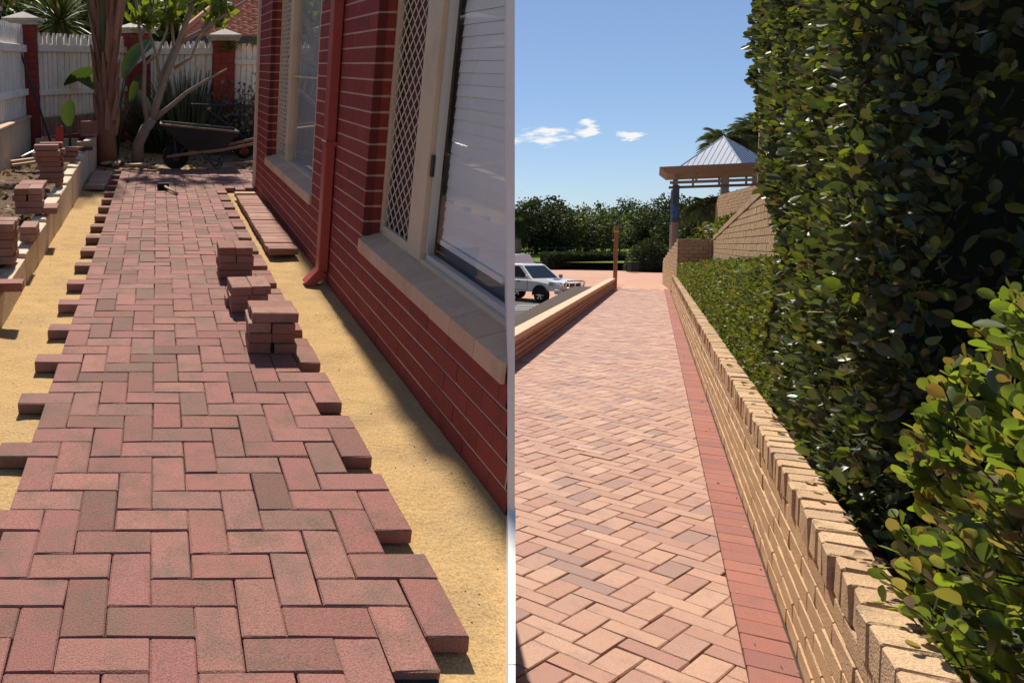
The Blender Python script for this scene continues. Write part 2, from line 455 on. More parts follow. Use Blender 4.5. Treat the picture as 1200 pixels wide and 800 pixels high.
PINKMORT = mat('dark mortar', (.13, .085, .06))
ASPHALT = mat('asphalt', (.085, .083, .08), stain=(.12, .115, .11), stain_scale=1.2, speck=.45, speck_scale=90, bump=.5, bump_scale=120, rough=.95)
GRASS = mat('lawn grass', (.13, .17, .035), stain=(.20, .20, .06), stain_scale=.6, speck=.4, speck_scale=8, bump=.5, bump_scale=10, rough=1, spec=.05)
EARTH = mat('dry ground', (.20, .155, .095), stain=(.11, .12, .045), stain_scale=.15, speck=.3, speck_scale=5, rough=1, spec=.05)
FARPAV = mat('salmon paving far off', (.47, .265, .185), stain=(.40, .215, .15), stain_amt=.6, stain_scale=1.2, speck=.22, speck_scale=14, bump=.1)
DOTS = mat('white road line', (.72, .71, .68), speck=.2)

# ================================================================== LARGE STRUCTURE
def sheet(name, mat_, x0, x1, y0, y1, z, M=Matrix(), nx=1, ny=1, zf=None, kind='structure', xr=None):
    xs = np.linspace(0, 1, nx + 1); ys = np.linspace(y0, y1, ny + 1)
    V = np.zeros(((nx + 1) * (ny + 1), 3)); i = 0
    for y in ys:
        xa, xb = (x0, x1) if xr is None else xr(y)
        for s in xs:
            x = xa + (xb - xa) * s
            V[i] = (x, y, z + (zf(x, y) if zf else 0)); i += 1
    idx = np.arange((nx + 1) * (ny + 1)).reshape(ny + 1, nx + 1)
    F = np.stack([idx[:-1, :-1], idx[:-1, 1:], idx[1:, 1:], idx[1:, :-1]], -1).reshape(-1, 4)
    o = inst(name, fast_mesh(name, V, F, mat_, np.zeros(len(F)), smooth=nx > 4), None, M)
    tag(o, kind=kind)
    return o
def fbm(x, y, s=1.0, oct=3, z=0.0):
    return mnoise.fractal(Vector((x * s, y * s, z)), 1.0, 2.0, oct)

tag(MB().add([(-1500, -1500, -1.0), (1500, -1500, -1.0), (1500, 1500, -1.0), (-1500, 1500, -1.0)], [(0, 1, 2, 3)], r=0).build('ground', EARTH), kind='structure')

# ------------------------------------------------------------------ the yard terrace (slopes up away from the street)
def yard_edge(y, z=-.06):
    """plumb end of the yard and of the house beside the street path"""
    return .4622 * (.962 * y + (H_L - z) * .2726)
WX = 1.172                        # outer face of the house wall
WZ = -.055                        # ground line at the house
def yard_right(y):
    return min(WX + .05, yard_edge(y) - .012)
def terrace():
    b = MB()
    ys = [-1.2, 0, 1.0, 2.24, 9.3, 9.3, 16, 30, 48]
    xr = [yard_edge(-1.2) if yard_edge(-1.2) > -.6 else -.3, .17, yard_edge(1.0) - .004, yard_edge(2.24) - .004, WX + .204, WX + .8, 2.68, 3.38, 4.28]
    xl = [-2.6, -2.8, -3, -3, -4, -4, -9, -16, -24]
    vs = []
    for y, a, c in zip(ys, xl, xr):
        for x in (a, c):
            w = LW @ Vector((x, y, -.12)); vs.append(tuple(w))
        for x in (a, c):
            w = LW @ Vector((x, y, -.12)); vs.append((w.x + (2.5 if (x > 0 and y > 9.2) else (-2.5 if x < 0 else 0)), w.y, -1.1))
    fs = []
    for i in range(len(ys) - 1):
        k, m = i * 4, i * 4 + 4
        fs += [(k, k + 1, m + 1, m), (k + 1, k + 3, m + 3, m + 1), (k, m, m + 2, k + 2)]
    fs += [(0, 2, 3, 1), (len(ys) * 4 - 4, len(ys) * 4 - 3, len(ys) * 4 - 1, len(ys) * 4 - 2)]
    tag(b.add(vs, fs, r=0).build('terrace', EARTH), kind='structure')
terrace()

PRINTS = [(.98, 2.35, 0), (1.03, 3.05, 0), (.95, 3.7, 0), (1.02, 4.35, 0), (-.74, 4.7, 0), (-.70, 5.6, 0), (-.76, 6.5, 0), (-.72, 3.6, 0)]
def sand_z(x, y):
    d = fbm(x, y, 2.2) * .008 + fbm(x, y, 9, 3, 5) * .004
    tr = max(0, fbm(x, y, 30, 2, 9)) * .006 * max(0, fbm(x, y, 1.3, 2, 3) + .2)
    wall = max(0, 1 - (WX - x) / .16) * .012 if y < 9.2 else 0
    side = max(0, (-.72 - x) / .16) * .012
    scr = .0018 * math.sin((y * 1.0 + fbm(x, y, 1.1, 2, 7) * .35) * 46) * (1 if fbm(x, y, .9, 2, 6) > 0 else .3)
    pr = 0
    for (px_, py_, a_) in PRINTS:
        u_, v_ = (x - px_) / .05, (y - py_) / .13
        q_ = u_ * u_ + v_ * v_
        if q_ < 2.2: pr += -.011 * max(0, 1 - q_) + .004 * max(0, 1 - abs(q_ - 1.4) / .8)
    return min(.012, d + tr + wall + side + scr + pr)
sheet('sand_bed', SAND, 0, 0, .6, 11.0, -.058, LW, 64, 330, sand_z, xr=lambda y: (-.93, yard_right(y)))
def soil_z(x, y):
    return fbm(x, y, 2.5) * .05 + fbm(x, y, 11, 3, 2) * .03
sheet('garden_soil', SOIL, -3.2, -.99, 1.0, 14.5, .10, LW, 40, 190, lambda x, y: soil_z(x, y) + .012 * (y - 3))
sheet('yard_dirt', mat('sandy yard dirt', (.46, .32, .19), stain=(.20, .14, .09), stain_amt=.8, stain_scale=3.2, speck=.5, speck_scale=50, bump=1, bump_scale=35, rough=1, spec=.05),
      -1.0, 3.4, 10.9, 14.6, -.05, LW, 70, 60, lambda x, y: soil_z(x, y) * .6 + max(0, y - 11.9) * .13)
sheet('hillside', GRASS, -14, 6.0, 14.4, 46, .30, LW, 30, 40, lambda x, y: fbm(x, y, .3) * .4 * max(0, min(1, (2.6 + .05 * (y - 14.4) - x) / 1.5)) - .42 * max(0, 1 - (2.6 + .05 * (y - 14.4) - x) / .8), xr=lambda y: (-14, 2.6 + .05 * (y - 14.4)))
sheet('joint_sand', JOINT, -.47, .68, 1.0, 10.7, -.022, LW, xr=lambda y: (-.47, min(.68, yard_right(y) - .05)), ny=20)
def crumbs():
    b = MB(); r = random.Random(5)
    for i in range(650):
        y = 1.3 + r.random() ** 1.3 * 8.5
        if r.random() < .55: x = r.uniform(.84, WX - .02); x += (WX - .03 - x) * r.random() ** 2
        else: x = -.92 + .30 * r.random() ** 2.2
        if x > yard_edge(y) - .03: continue
        if x > .8 and fbm(x, y, 1.7, 2, 3) < .02 and r.random() < .8: continue
        s = r.uniform(.0012, .0042) * (1.6 if r.random() < .06 else 1)
        z = -.058 + sand_z(x, y) + s * .3
        d = [(1, 0, 0), (0, 1, 0), (-1, 0, 0), (0, -1, 0), (0, 0, .7), (0, 0, -.7)]
        vs = [(x + p[0] * s * r.uniform(.7, 1.3), y + p[1] * s * r.uniform(.7, 1.4), z + p[2] * s) for p in d]
        b.add(vs, [(0, 1, 4), (1, 2, 4), (2, 3, 4), (3, 0, 4), (1, 0, 5), (2, 1, 5), (3, 2, 5), (0, 3, 5)], r=r.random())
    o = b.build('dirt_crumbs', mat('dirt crumb', [(.20, .13, .07), (.11, .075, .045), (.34, .21, .1), (.28, .24, .19)]), None, LW)
    tag(o, kind='stuff')
crumbs()
def white_edge():
    """thin white divider strip between the sand and the street path, on its retaining wall"""
    t = empty('divider_strip', LW, 'narrow white divider strip along the sand, below the house corner', 'edging')
    b = MB()
    for y0, y1 in ((.7, 1.55), (1.554, 2.245)):
        x0, x1 = yard_edge(y0, 0), yard_edge(y1, 0)
        w0, w1 = .0047 * (.962 * y0 + .385), .0047 * (.962 * y1 + .385)
        b.hexa([(x0 - w0, y0, -.5), (x0 + w0, y0, -.5), (x1 + w1, y1, -.5), (x1 - w1, y1, -.5), (x0 - w0, y0, 0.0), (x0 + w0, y0, 0.0), (x1 + w1, y1, 0.0), (x1 - w1, y1, 0.0)])
    b.build('board', WHITE, t)  # stands in for the dividing strip between the two halves
white_edge()

# ------------------------------------------------------------------ herringbone path being laid
U = .1175
def herring(a, b):
    """which brick covers the cell: ('H', left cell) or ('V', near cell)"""
    c = (a - b) % 4
    if c == 0: return ('H', a, b)
    if c == 1: return ('H', a - 1, b)
    if c == 2: return ('V', a, b - 1)
    return ('V', a, b)
def yard_path():
    root = empty('brick_path', LW, kind='structure')
    me = brick_meshes('paver', 2 * U - .0026, U - .0026, .052, PAVER_L, .0045, 9, .0017)
    X0, Y0 = -.605 + U, 1.2925
    seen = set(); items = []
    for b in range(-3, 81):
        for a in range(0, 11):
            k = herring(a, b)
            if k in seen: continue
            if k[0] == 'H' and k[1] == 10: continue
            if k[0] == 'V' and (k[2] < -3 or k[2] + 1 > 80): continue
            seen.add(k)
            if k[0] == 'H': x, y, rz = X0 + (k[1] + 1) * U, Y0 + (k[2] + .5) * U, 0
            else: x, y, rz = X0 + (k[1] + .5) * U, Y0 + (k[2] + 1) * U, math.pi / 2
            hx = U if rz == 0 else U / 2
            if x + hx > yard_edge(y - U / 2, 0) - .008: continue
            if .74 < x and y > 8.9: pass
            items.append((y, x, rz))
    # where the path opens out past the house corner
    for b in range(66, 81):
        for a in range(11, 15):
            k = herring(a, b)
            if k in seen or (k[0] == 'V' and k[2] + 1 > 80): continue
            seen.add(k)
            if k[0] == 'H': x, y, rz = X0 + (k[1] + 1) * U, Y0 + (k[2] + .5) * U, 0
            else: x, y, rz = X0 + (k[1] + .5) * U, Y0 + (k[2] + 1) * U, math.pi / 2
            items.append((y, x, rz))
    items.sort()
    rest = MB()
    for i, (y, x, rz) in enumerate(items):
        M = Matrix.Translation((x + rng.gauss(0, .0006), y + rng.gauss(0, .0006), -.052 + rng.gauss(0, .0009))) @ Euler((rng.gauss(0, .004), rng.gauss(0, .004), rz + rng.gauss(0, .004))).to_matrix().to_4x4()
        if i < 296: inst('paver', rng.choice(me), root, M)
        else:
            vs, fs = chamfer_box(-U + .002, U - .002, -U / 2 + .002, U / 2 - .002, 0, .052, .004)
            rest.add(vs, fs, M)
    r = rest.build('paver_field', PAVER_L, root); r['kind'] = 'stuff'
yard_path()

# ------------------------------------------------------------------ red brick house
def y_end(z): return 2.251 + .2834 * z
def clip_end(x0, x1, y0, y1, e):
    """plan of a brick cut along the plumb end: keeps y >= e + 2.249 x"""
    poly = [(x0, y0), (x1, y0), (x1, y1), (x0, y1)]; out = []
    g = lambda p: p[1] - e - 2.249 * p[0]
    for i in range(4):
        a, b = poly[i], poly[(i + 1) % 4]
        if g(a) >= 0: out.append(a)
        if (g(a) >= 0) != (g(b) >= 0):
            k = g(a) / (g(a) - g(b)); out.append((a[0] + k * (b[0] - a[0]), a[1] + k * (b[1] - a[1])))
    return out
def y_cut(z, x): return y_end(z) + 2.249 * x
def house():
    root = empty('brick_house', LW @ Matrix.Translation((WX, 0, WZ)), 'red painted brick house with cream window sills beside the sandy strip', 'house')
    C, PZ = .0865, .0105           # course height, bed joint
    W1 = 4.30; W2a, W2b = 5.79, 8.27; END = 9.12; TOP = 29
    wall = MB(); wall.v = []
    bricks = []
    for k in range(TOP):
        z = k * C
        e = y_end(z + WZ + C / 2) + .024
        segs = [(e, END)] if k < 5 else [(W1, W2a), (W2b, END)]
        off = (k % 2) * .12 + .03
        for (s0, s1) in segs:
            j = math.floor((s0 - off) / .24)
            y = off + j * .24
            while y < s1:
                a, b = max(y, s0), min(y + .24, s1)
                if b - a > .03: bricks.append((a, b, z, k))
                elif bricks and b - a > 0: pass
                y += .24
    w = MB()
    # mortar core behind the bricks
    for k in range(5):
        e = y_end(k * C + WZ + C / 2) + .028
        z0_, z1_ = k * C, (k + 1) * C + (0 if k < 4 else -.004)
        w.hexa([(.0034, e, z0_), (.108, e + .235, z0_), (.108, END - .004, z0_), (.0034, END - .004, z0_), (.0034, e, z1_), (.108, e + .235, z1_), (.108, END - .004, z1_), (.0034, END - .004, z1_)])
    for s0, s1 in ((W1, W2a), (W2b, END)):
        w.box(.0034, .108, s0 + .0034, s1 - .0034, 5 * C - .003, TOP * C)
    wo = w.build('wall', MORTAR_PINK, root)
    def seen_key(b): return ((b[0] + b[1]) / 2 - 1.2) + (4 if b[2] > 2.0 else 0)
    bricks.sort(key=seen_key)
    cache = {}
    rest = MB()
    for i, (a, b, z, k) in enumerate(bricks):
        L = round(b - a - .003, 3)
        M = Matrix.Translation((rng.gauss(0, .0008), (a + b) / 2, z)) @ Euler((0, 0, rng.gauss(0, .003))).to_matrix().to_4x4()
        vs, fs = chamfer_box(0, .110, -L / 2, L / 2, PZ * .5, C - PZ * .5, .003)
        if k < 5 and a < 3.0:                                    # mitred where the wall meets the plumb end
            e = y_end(z + WZ + C / 2) + .024 - (a + b) / 2
            poly = clip_end(0, .110, -L / 2, L / 2, e)
            if len(poly) > 2: MB().prism(poly, PZ * .5, C - PZ * .5, r=rng.random()).build('brick', BRICK_RED, wo, M)
            continue
        if i < 300:
            if L not in cache: cache[L] = MB().add(vs, fs, r=0).mesh('brick', BRICK_RED)
            inst('brick', cache[L], wo, M)
        else: rest.add(vs, fs, M)
    rest.build('far_brickwork', BRICK_RED, wo)['kind'] = 'stuff'
    # perpends are filled flush in the wall colour
    pf = MB()
    for (a, b, z, k) in bricks:
        if a < 2.9: continue
        pf.box(.0026, .05, a - .0016, a + .0016, z + PZ * .5, z + C - PZ * .5)
    pf.build('joint_filling', MORTAR_RED, wo)['kind'] = 'stuff'
    # sills: bricks on edge, sloping out
    sc = {}
    for (s0, s1, nm) in ((None, W1, 'near'), (W2a, W2b, 'far')):
        base = 5 * C
        lo = (y_end(base + WZ + .05) + .012) if s0 is None else s0
        n = max(1, round((s1 - lo) / .232)); stp = (s1 - lo) / n
        sl_ = MB()
        sill = bpy.data.objects.new('sill', None); link(sill, root, Matrix())
        for i in range(n):
            L = round(stp - .004, 4)
            if L not in sc:
                vs, fs = chamfer_box(-.02, .135, -L / 2, L / 2, 0, .075, .003)
                vs = [(x, y, zz + .045 * (x + .02) / .155 * (1 if zz > .03 else 0) + (.0 if zz > .03 else 0)) for x, y, zz in vs]
                sc[L] = MB().add(vs, fs, r=0).mesh('sill_brick', SILL)
            yc = lo + (i + .5) * stp
            if s0 is None and i < 3:
                e = y_end(base + WZ + .05) + .028 - yc
                poly = clip_end(-.02, .135, -L / 2, L / 2, e)
                if len(poly) > 2:
                    pb = MB().prism(poly, 0, .075, r=rng.random())
                    pb.v = [(x, y, zz + .045 * (x + .02) / .155 * (1 if zz > .03 else 0)) for x, y, zz in pb.v]
                    pb.build('sill_brick', SILL, sill, Matrix.Translation((0, yc, base + .001)))
                continue
            inst('sill_brick', sc[L], sill, Matrix.Translation((rng.gauss(0, .001), yc, base + .001)))
        k_ = 0 if s0 is not None else 1
        m = MB().hexa([(-.012, lo + .01, base + .004), (.12, lo + .01 + .30 * k_, base + .004), (.12, s1 - .004, base + .004), (-.012, s1 - .004, base + .004), (-.012, lo + .01, base + .066), (.12, lo + .01 + .30 * k_, base + .066), (.12, s1 - .004, base + .066), (-.012, s1 - .004, base + .066)])
        m.build('sill_mortar', MORTAR_PINK, sill)
    # windows
    def screen_mesh(y0, y1, z0, z1, x, px=.09, pz=.078, t=.0034):
        b = MB(); w, h = y1 - y0, z1 - z0
        k = pz / px
        for s in (1, -1):
            c = -h / k if s == 1 else 0.0
            lim = w if s == 1 else w + h / k
            while c < lim:
                # y = c + s*(z)/k
                za = 0.0; zb = h
                ya, yb = c + s * za / k, c + s * zb / k
                if s == 1:
                    if ya < 0: za = -c * k; ya = 0
                    if yb > w: zb = (w - c) * k; yb = w
                else:
                    if ya > w: za = (c - w) * k; ya = w
                    if yb < 0: zb = c * k; yb = 0
                if zb - za > .01:
                    b.tube([(x + s * .0012, y0 + ya, z0 + za), (x + s * .0012, y0 + yb, z0 + zb)], t, 4, cap=False)
                c += px
        return b
    zt = TOP * C - .02
    zb = 5 * C + .115
    def window(y_lo_bot, y_lo_top, y1, parts):
        win = bpy.data.objects.new('window', None); link(win, root, Matrix())
        return win
    # near window: sliding pane with blind, diamond screen in the far sash
    w1 = window(0, 0, W1, None)
    yn = y_end(zb + WZ) + .02; ynt = y_end(zt + WZ) + .02
    def bar(b, xa, xb, y1, za, zb2, zt2=None):
        zt2 = zb2 if zt2 is None else zt2
        b.hexa([(xa, y_cut(za + WZ, xa) + .03, za), (xb, y_cut(za + WZ, xb) + .03, za), (xb, y1, za), (xa, y1, za), (xa, y_cut(zb2 + WZ, xa) + .03, zb2), (xb, y_cut(zb2 + WZ, xb) + .03, zb2), (xb, y1, zb2), (xa, y1, zb2)])
        return b
    fr = MB()
    fr.box(.10, .16, W1 - .035, W1 - .002, zb, zt)              # outer jamb
    fr.box(.092, .165, 3.60, 3.765, zb, zt, ch=.004)             # meeting stile
    bar(fr, .10, .165, W1 - .03, zb - .02, zb + .016)
    fr.box(.096, .12, 3.772, 3.80, zb + .017, zt); fr.box(.096, .12, W1 - .065, W1 - .037, zb + .017, zt)
    fr.box(.096, .12, 3.80, W1 - .065, zb + .017, zb + .05)
    fr.build('window_frame', CREAM, w1)
    al = MB(); bar(al, .118, .15, 3.58, zb + .017, zb + .045)
    al.box(.118, .15, 3.565, 3.598, zb + .046, zt)
    al.build('sash_rail', mat('silver sash', (.62, .60, .55), rough=.4, speck=.05, bump=.03, metal=.4), w1)
    MB().box(.105, .118, 3.575, 3.60, .96, 1.06, ch=.003).build('latch', BLACKM, w1)
    screen_mesh(3.80, W1 - .065, zb + .05, zt, .108).build('diamond_screen', MESHCREAM, w1)
    MB().add([(.134, y_cut(zb + .046 + WZ, .134) + .03, zb + .046), (.134, 3.565, zb + .046), (.134, 3.565, zt), (.134, y_cut(zt + WZ, .134) + .03, zt)], [(0, 1, 2, 3)]).build('pane', GLASS, w1)
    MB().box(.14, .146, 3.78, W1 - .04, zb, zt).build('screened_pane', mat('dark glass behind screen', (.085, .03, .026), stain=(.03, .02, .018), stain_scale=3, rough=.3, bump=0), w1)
    # blind slats
    bl = bpy.data.objects.new('blind', None); link(bl, w1, Matrix())
    z = zb + .125; sm = {}
    i = 0
    while z < zt:
        y0 = y_cut(z + WZ, .18) + .03; y1 = 3.555
        h = .0492
        b = MB().hexa([(.176, y0, z), (.179, y0, z), (.179, y1, z), (.176, y1, z), (.181, y0, z + h), (.184, y0, z + h), (.184, y1, z + h), (.181, y1, z + h)], r=0)
        b.build('slat', BLIND, bl); z += .0505; i += 1
    br = MB().box(.166, .186, y_cut(zb + .1 + WZ, .186) + .03, 3.54, zb + .098, zb + .122); br.build('bottom_rail', BLIND, bl)
    for yy in (2.75, 3.2): pass
    rm = MB(); bar(rm, .188, .196, W1, zb - .02, zt)
    rm.build('room_side', ROOMGREY, w1)
    # far window
    w2 = window(0, 0, W2b, None)
    f = MB()
    f.box(.10, .16, W2b - .03, W2b - .002, zb, zt); f.box(.10, .16, W2a + .002, W2a + .03, zb, zt)
    f.box(.092, .165, 7.50, 7.66, zb, zt, ch=.004); f.box(.092, .165, 6.12, 6.27, zb, zt, ch=.004)
    f.box(.10, .165, W2a + .03, W2b - .03, zb - .02, zb + .016)
    f.build('window_frame', CREAM, w2)
    screen_mesh(7.66, W2b - .03, zb + .02, zt, .108, .10, .085, .0045).build('diamond_screen', MESHCREAM, w2)
    screen_mesh(W2a + .03, 6.12, zb + .02, zt, .108, .10, .085, .0045).build('diamond_screen', MESHCREAM, w2)
    MB().add([(.134, 6.272, zb + .017), (.134, 7.498, zb + .017), (.134, 7.498, zt), (.134, 6.272, zt)], [(0, 1, 2, 3)]).build('pane', GLASS, w2)
    MB().box(.12, .15, 6.272, 7.498, zb + .80, zb + .815).build('glazing_bar', CREAM, w2)
    c = MB()
    for i in range(16):
        c.hexa([(.166 + .010 * (i % 2), 6.25 + i * .0785, zb - .01), (.174 + .010 * (i % 2), 6.25 + i * .0785, zb - .01), (.174 + .010 * ((i + 1) % 2), 6.25 + (i + 1) * .0785, zb - .01), (.166 + .010 * ((i + 1) % 2), 6.25 + (i + 1) * .0785, zb - .01),
                (.166 + .010 * (i % 2), 6.25 + i * .0785, zt), (.174 + .010 * (i % 2), 6.25 + i * .0785, zt), (.174 + .010 * ((i + 1) % 2), 6.25 + (i + 1) * .0785, zt), (.166 + .010 * ((i + 1) % 2), 6.25 + (i + 1) * .0785, zt)])
    c.build('curtain', mat('pale curtain', (.42, .43, .42), stain=(.3, .31, .31), stain_scale=3, bump=0), w2)
    MB().box(.188, .196, W2a, W2b, zb - .02, zt).build('room_side', ROOMGREY, w2)
    # downpipe with kicked-out shoe
    d = MB()
    d.box(-.072, -.006, 5.06, 5.16, .10, TOP * C, ch=.006)
    d.hexa([(-.16, 5.06, .02), (-.10, 5.06, -.005), (-.10, 5.16, -.005), (-.16, 5.16, .02), (-.072, 5.06, .115), (-.006, 5.06, .085), (-.006, 5.16, .085), (-.072, 5.16, .115)])
    dp = d.build('downpipe', PIPE, root)
    b = MB()
    for zz in (.95, 2.1): b.box(-.078, .002, 5.045, 5.175, zz, zz + .03)
    b.build('pipe_strap', PIPE, dp)
    # cream corner post, white end strip standing in for the divider, gutter, rear face
    MB().box(-.03, .05, END + .004, END + .075, 0, TOP * C, ch=.005).build('corner_post', mat('cream timber', (.66, .53, .38), speck=.08, stain=(.5, .38, .26), stain_scale=5), root)
    e = MB()
    z0, z1 = -.6, TOP * C + .12
    ya, yb = y_end(z0 + WZ), y_end(z1 + WZ)
    e.hexa([(-.006, ya - .050, z0), (.204, ya + .437, z0), (.204, ya + .51, z0), (-.006, ya + .004, z0), (-.006, yb - .050, z1), (.204, yb + .437, z1), (.204, yb + .51, z1), (-.006, yb + .004, z1)])
    e.build('end_divider', WHITE, root)
    g = MB()
    g.hexa([(-.02, y_end(TOP * C + WZ) + .03, TOP * C + .002), (.2, y_end(TOP * C + WZ) + .53, TOP * C + .002), (.2, END + .08, TOP * C + .002), (-.02, END + .08, TOP * C + .002)] + [(-.02, y_end(TOP * C + WZ) + .06, TOP * C + .12), (.2, y_end(TOP * C + WZ) + .55, TOP * C + .12), (.2, END + .08, TOP * C + .12), (-.02, END + .08, TOP * C + .12)])
    g.build('fascia', CREAM, root)
    rw = MB()
    rw.hexa([(.199, ya + .52, z0), (.205, ya + .52, z0), (.205, END, -3.4), (.199, END, -3.4), (.199, yb + .52, TOP * C), (.205, yb + .52, TOP * C), (.205, END, TOP * C), (.199, END, TOP * C)])
    rw.build('rear_wall', WHITE, root)
    MB().box(.112, .198, END - .12, END - .005, 0, TOP * C).build('end_wall', BRICK_RED, root)
house()

# ------------------------------------------------------------------ limestone edging of the garden bed
def edging():
    t = empty('limestone_edging', LW, 'low cream limestone block edging between sand and garden bed', 'edging')
    y = 2.6; i = 0
    while y < 11.6:
        L = rng.uniform(.44, .56); zt = .135 + max(0, (y - 4.4)) * .043
        vs, fs = chamfer_box(-.06, .06, 0, L - .006, -.10, zt, .008)
        vs = [(a + rng.gauss(0, .003), b, c + rng.gauss(0, .003)) for a, b, c in vs]
        MB().add(vs, fs, r=rng.random()).build('block', LIME, t, Matrix.Translation((-.955 + rng.gauss(0, .004), y, 0)))
        y += L
edging()

# ================================================================== THINGS IN THE YARD
PT = .0535                          # paver thickness
PAV_ST = [mat('stack paver %s' % k, c, stain=(.13, .09, .07), stain_amt=.6, stain_scale=9, speck=.35, bump=.4) for k, c in
          (('a', [(.30, .14, .10), (.34, .175, .13), (.27, .115, .085), (.37, .205, .155)]),)]
st_mesh = brick_meshes('paver', .230, .114, PT - .0015, PAV_ST[0], .004, 4, .0012)
st_old = brick_meshes('paver', .230, .114, PT - .0015, PAVER_OLD, .005, 4, .002)
st_pale = brick_meshes('paver', .230, .114, PT - .0015, PAVER_PALE, .005, 3, .002)
def loose(x, y, z, rz, label, group, meshes=st_mesh, tilt=(0, 0), cat='paver', nm='loose_paver'):
    o = inst(nm, rng.choice(meshes), None, LM(x, y, z) @ Euler((tilt[0], tilt[1], rz)).to_matrix().to_4x4())
    return tag(o, label, cat, group)
def stack(x, y, z0, layers, rz, label, group, meshes=st_mesh, jit=.006):
    """layers: for each layer a list of (dx, dy, turned) in the stack's own frame; front at y=0"""
    for k, lay in enumerate(layers):
        for (dx, dy, tr) in lay:
            a = rz + (math.pi / 2 if tr else 0) + rng.gauss(0, .02)
            px, py = dx + rng.gauss(0, jit), dy + rng.gauss(0, jit)
            X = x + px * math.cos(rz) - py * math.sin(rz); Y = y + px * math.sin(rz) + py * math.cos(rz)
            n = len(layers)
            word = 'bottom-layer' if k == 0 else ('top-layer' if k == n - 1 else ['second-layer', 'third-layer', 'fourth-layer', 'fifth-layer', 'sixth-layer'][k - 1])
            loose(X, Y, z0 + k * PT, a, word + ' ' + label, group, meshes)
HD = [(-.058, .115, 1), (.058, .115, 1)]            # two headers, ends to the front
ST = [(0, .058, 0), (0, .173, 0)]                   # two stretchers
stack(.540, 5.07, .001, [ST, ST, HD, HD], .0, 'red paver in the path-edge stack beside the row of weathered pavers', 'pavers of the far stack on the path')
stack(.545, 4.31, .001, [ST, HD, HD], .01, 'red paver in the low three-layer middle stack on the path edge', 'pavers of the middle stack on the path')
stack(.585, 3.64, .001, [HD, HD, HD, ST], -.01, 'red paver in the path-edge stack farthest from the mallet', 'pavers of the near stack on the path')
# strip of old pavers set against the house wall
y = 5.83; i = 0
while y < 8.35:
    loose(.985 + rng.gauss(0, .004), y + .058, -.028 + rng.gauss(0, .002), rng.gauss(0, .012), 'weathered paver in the row laid flat against the red house wall', 'row of old pavers along the house wall', st_old)
    y += .1175
loose(.985, 8.52, -.02, .03, 'pale cream paver at the far end of the row along the house wall', None, st_pale)
# pale pavers at the far left of the path
y = 9.15
for i in range(11):
    loose(-.735 + rng.gauss(0, .006), y + .058, -.035 + rng.gauss(0, .003), rng.gauss(0, .02), 'pale sandy paver in the short strip between path and limestone edging', 'pale paver strip by the edging', st_pale)
    y += .1185
# stacks along the limestone edging
HB = [(-.058, .115, 1), (.058, .115, 1), (.176, .115, 1)]
S3 = [(0, .058, 0), (0, .173, 0), (.175, .115, 1)]
stack(-1.005, 4.02, .145, [ST, HD, ST], .05, 'red paver in the stack on the edging nearest the open sand corner', 'pavers of the first edging stack')
loose(-.895, 4.30, .145, .04, 'single dark red paver lying on the edging between two stacks', None, st_old)
stack(-1.035, 4.78, .17, [ST, ST, HD, ST, ST], .03, 'red paver in the five-layer stack on the edging topped by stretchers', 'pavers of the second edging stack')
stack(-.925, 5.36, .19, [[(0, .115, 1)], [(0, .115, 1)]], .03, 'red paver in the slim pair leaning by the five-layer edging stack', 'slim pair of pavers')
stack(-1.06, 6.22, .225, [S3, ST, HD + [(0, .30, 0)], HD + [(-.058, .36, 1), (.058, .36, 1)]], .04, 'red paver in the stack on the edging topped by four headers', 'pavers of the third edging stack')
stack(-1.04, 7.45, .29, [ST, ST, ST, ST, ST, ST, [(-.02, .058, 0), (0, .30, 0)]], .06, 'dark red paver in the tall stack on the garden edging', 'pavers of the tall edging stack', jit=.014)
loose(-1.18, 8.05, .30 + .18, .35, 'reddish paver lying askew behind the tall edging stack', None)
for k in range(3): loose(-1.05 + .02 * k, 8.9 + .05 * k, .33 + PT * k, .1 - .1 * k, 'paver in the loose low pile under the red tin', 'loose low pile of pavers')
for k in range(3): loose(-1.27 + .01 * k, 9.0, .33 + PT * k, .05 * k, 'paver in the loose low pile under the red tin', 'loose low pile of pavers')
loose(-.93, 10.15, .385, .1, 'pale paver lying alone on the far edging', None, st_pale)
loose(-.91, 9.75, .37, .1, 'black dusty paver on the edging beside the lone pale paver', None, brick_meshes('paver', .2, .114, .04, BLACKM, .004, 1))
stack(-.97, 11.05, .42, [ST, ST, ST, ST], .0, 'red paver in the far square stack near the palm trunk', 'pavers of the far square stack', jit=.004)

# red tin standing on the loose pile
t = empty('paint_tin', LM(-1.135, 9.06, .33 + 3 * PT), 'tall red square tin standing on the loose pavers', 'tin')
MB().box(-.045, .045, -.045, .045, 0, .23, ch=.008).build('body', REDTIN, t)
MB().lathe([(.022, .23), (.022, .245), (.019, .25)], 10).build('cap', BLACKM, t)

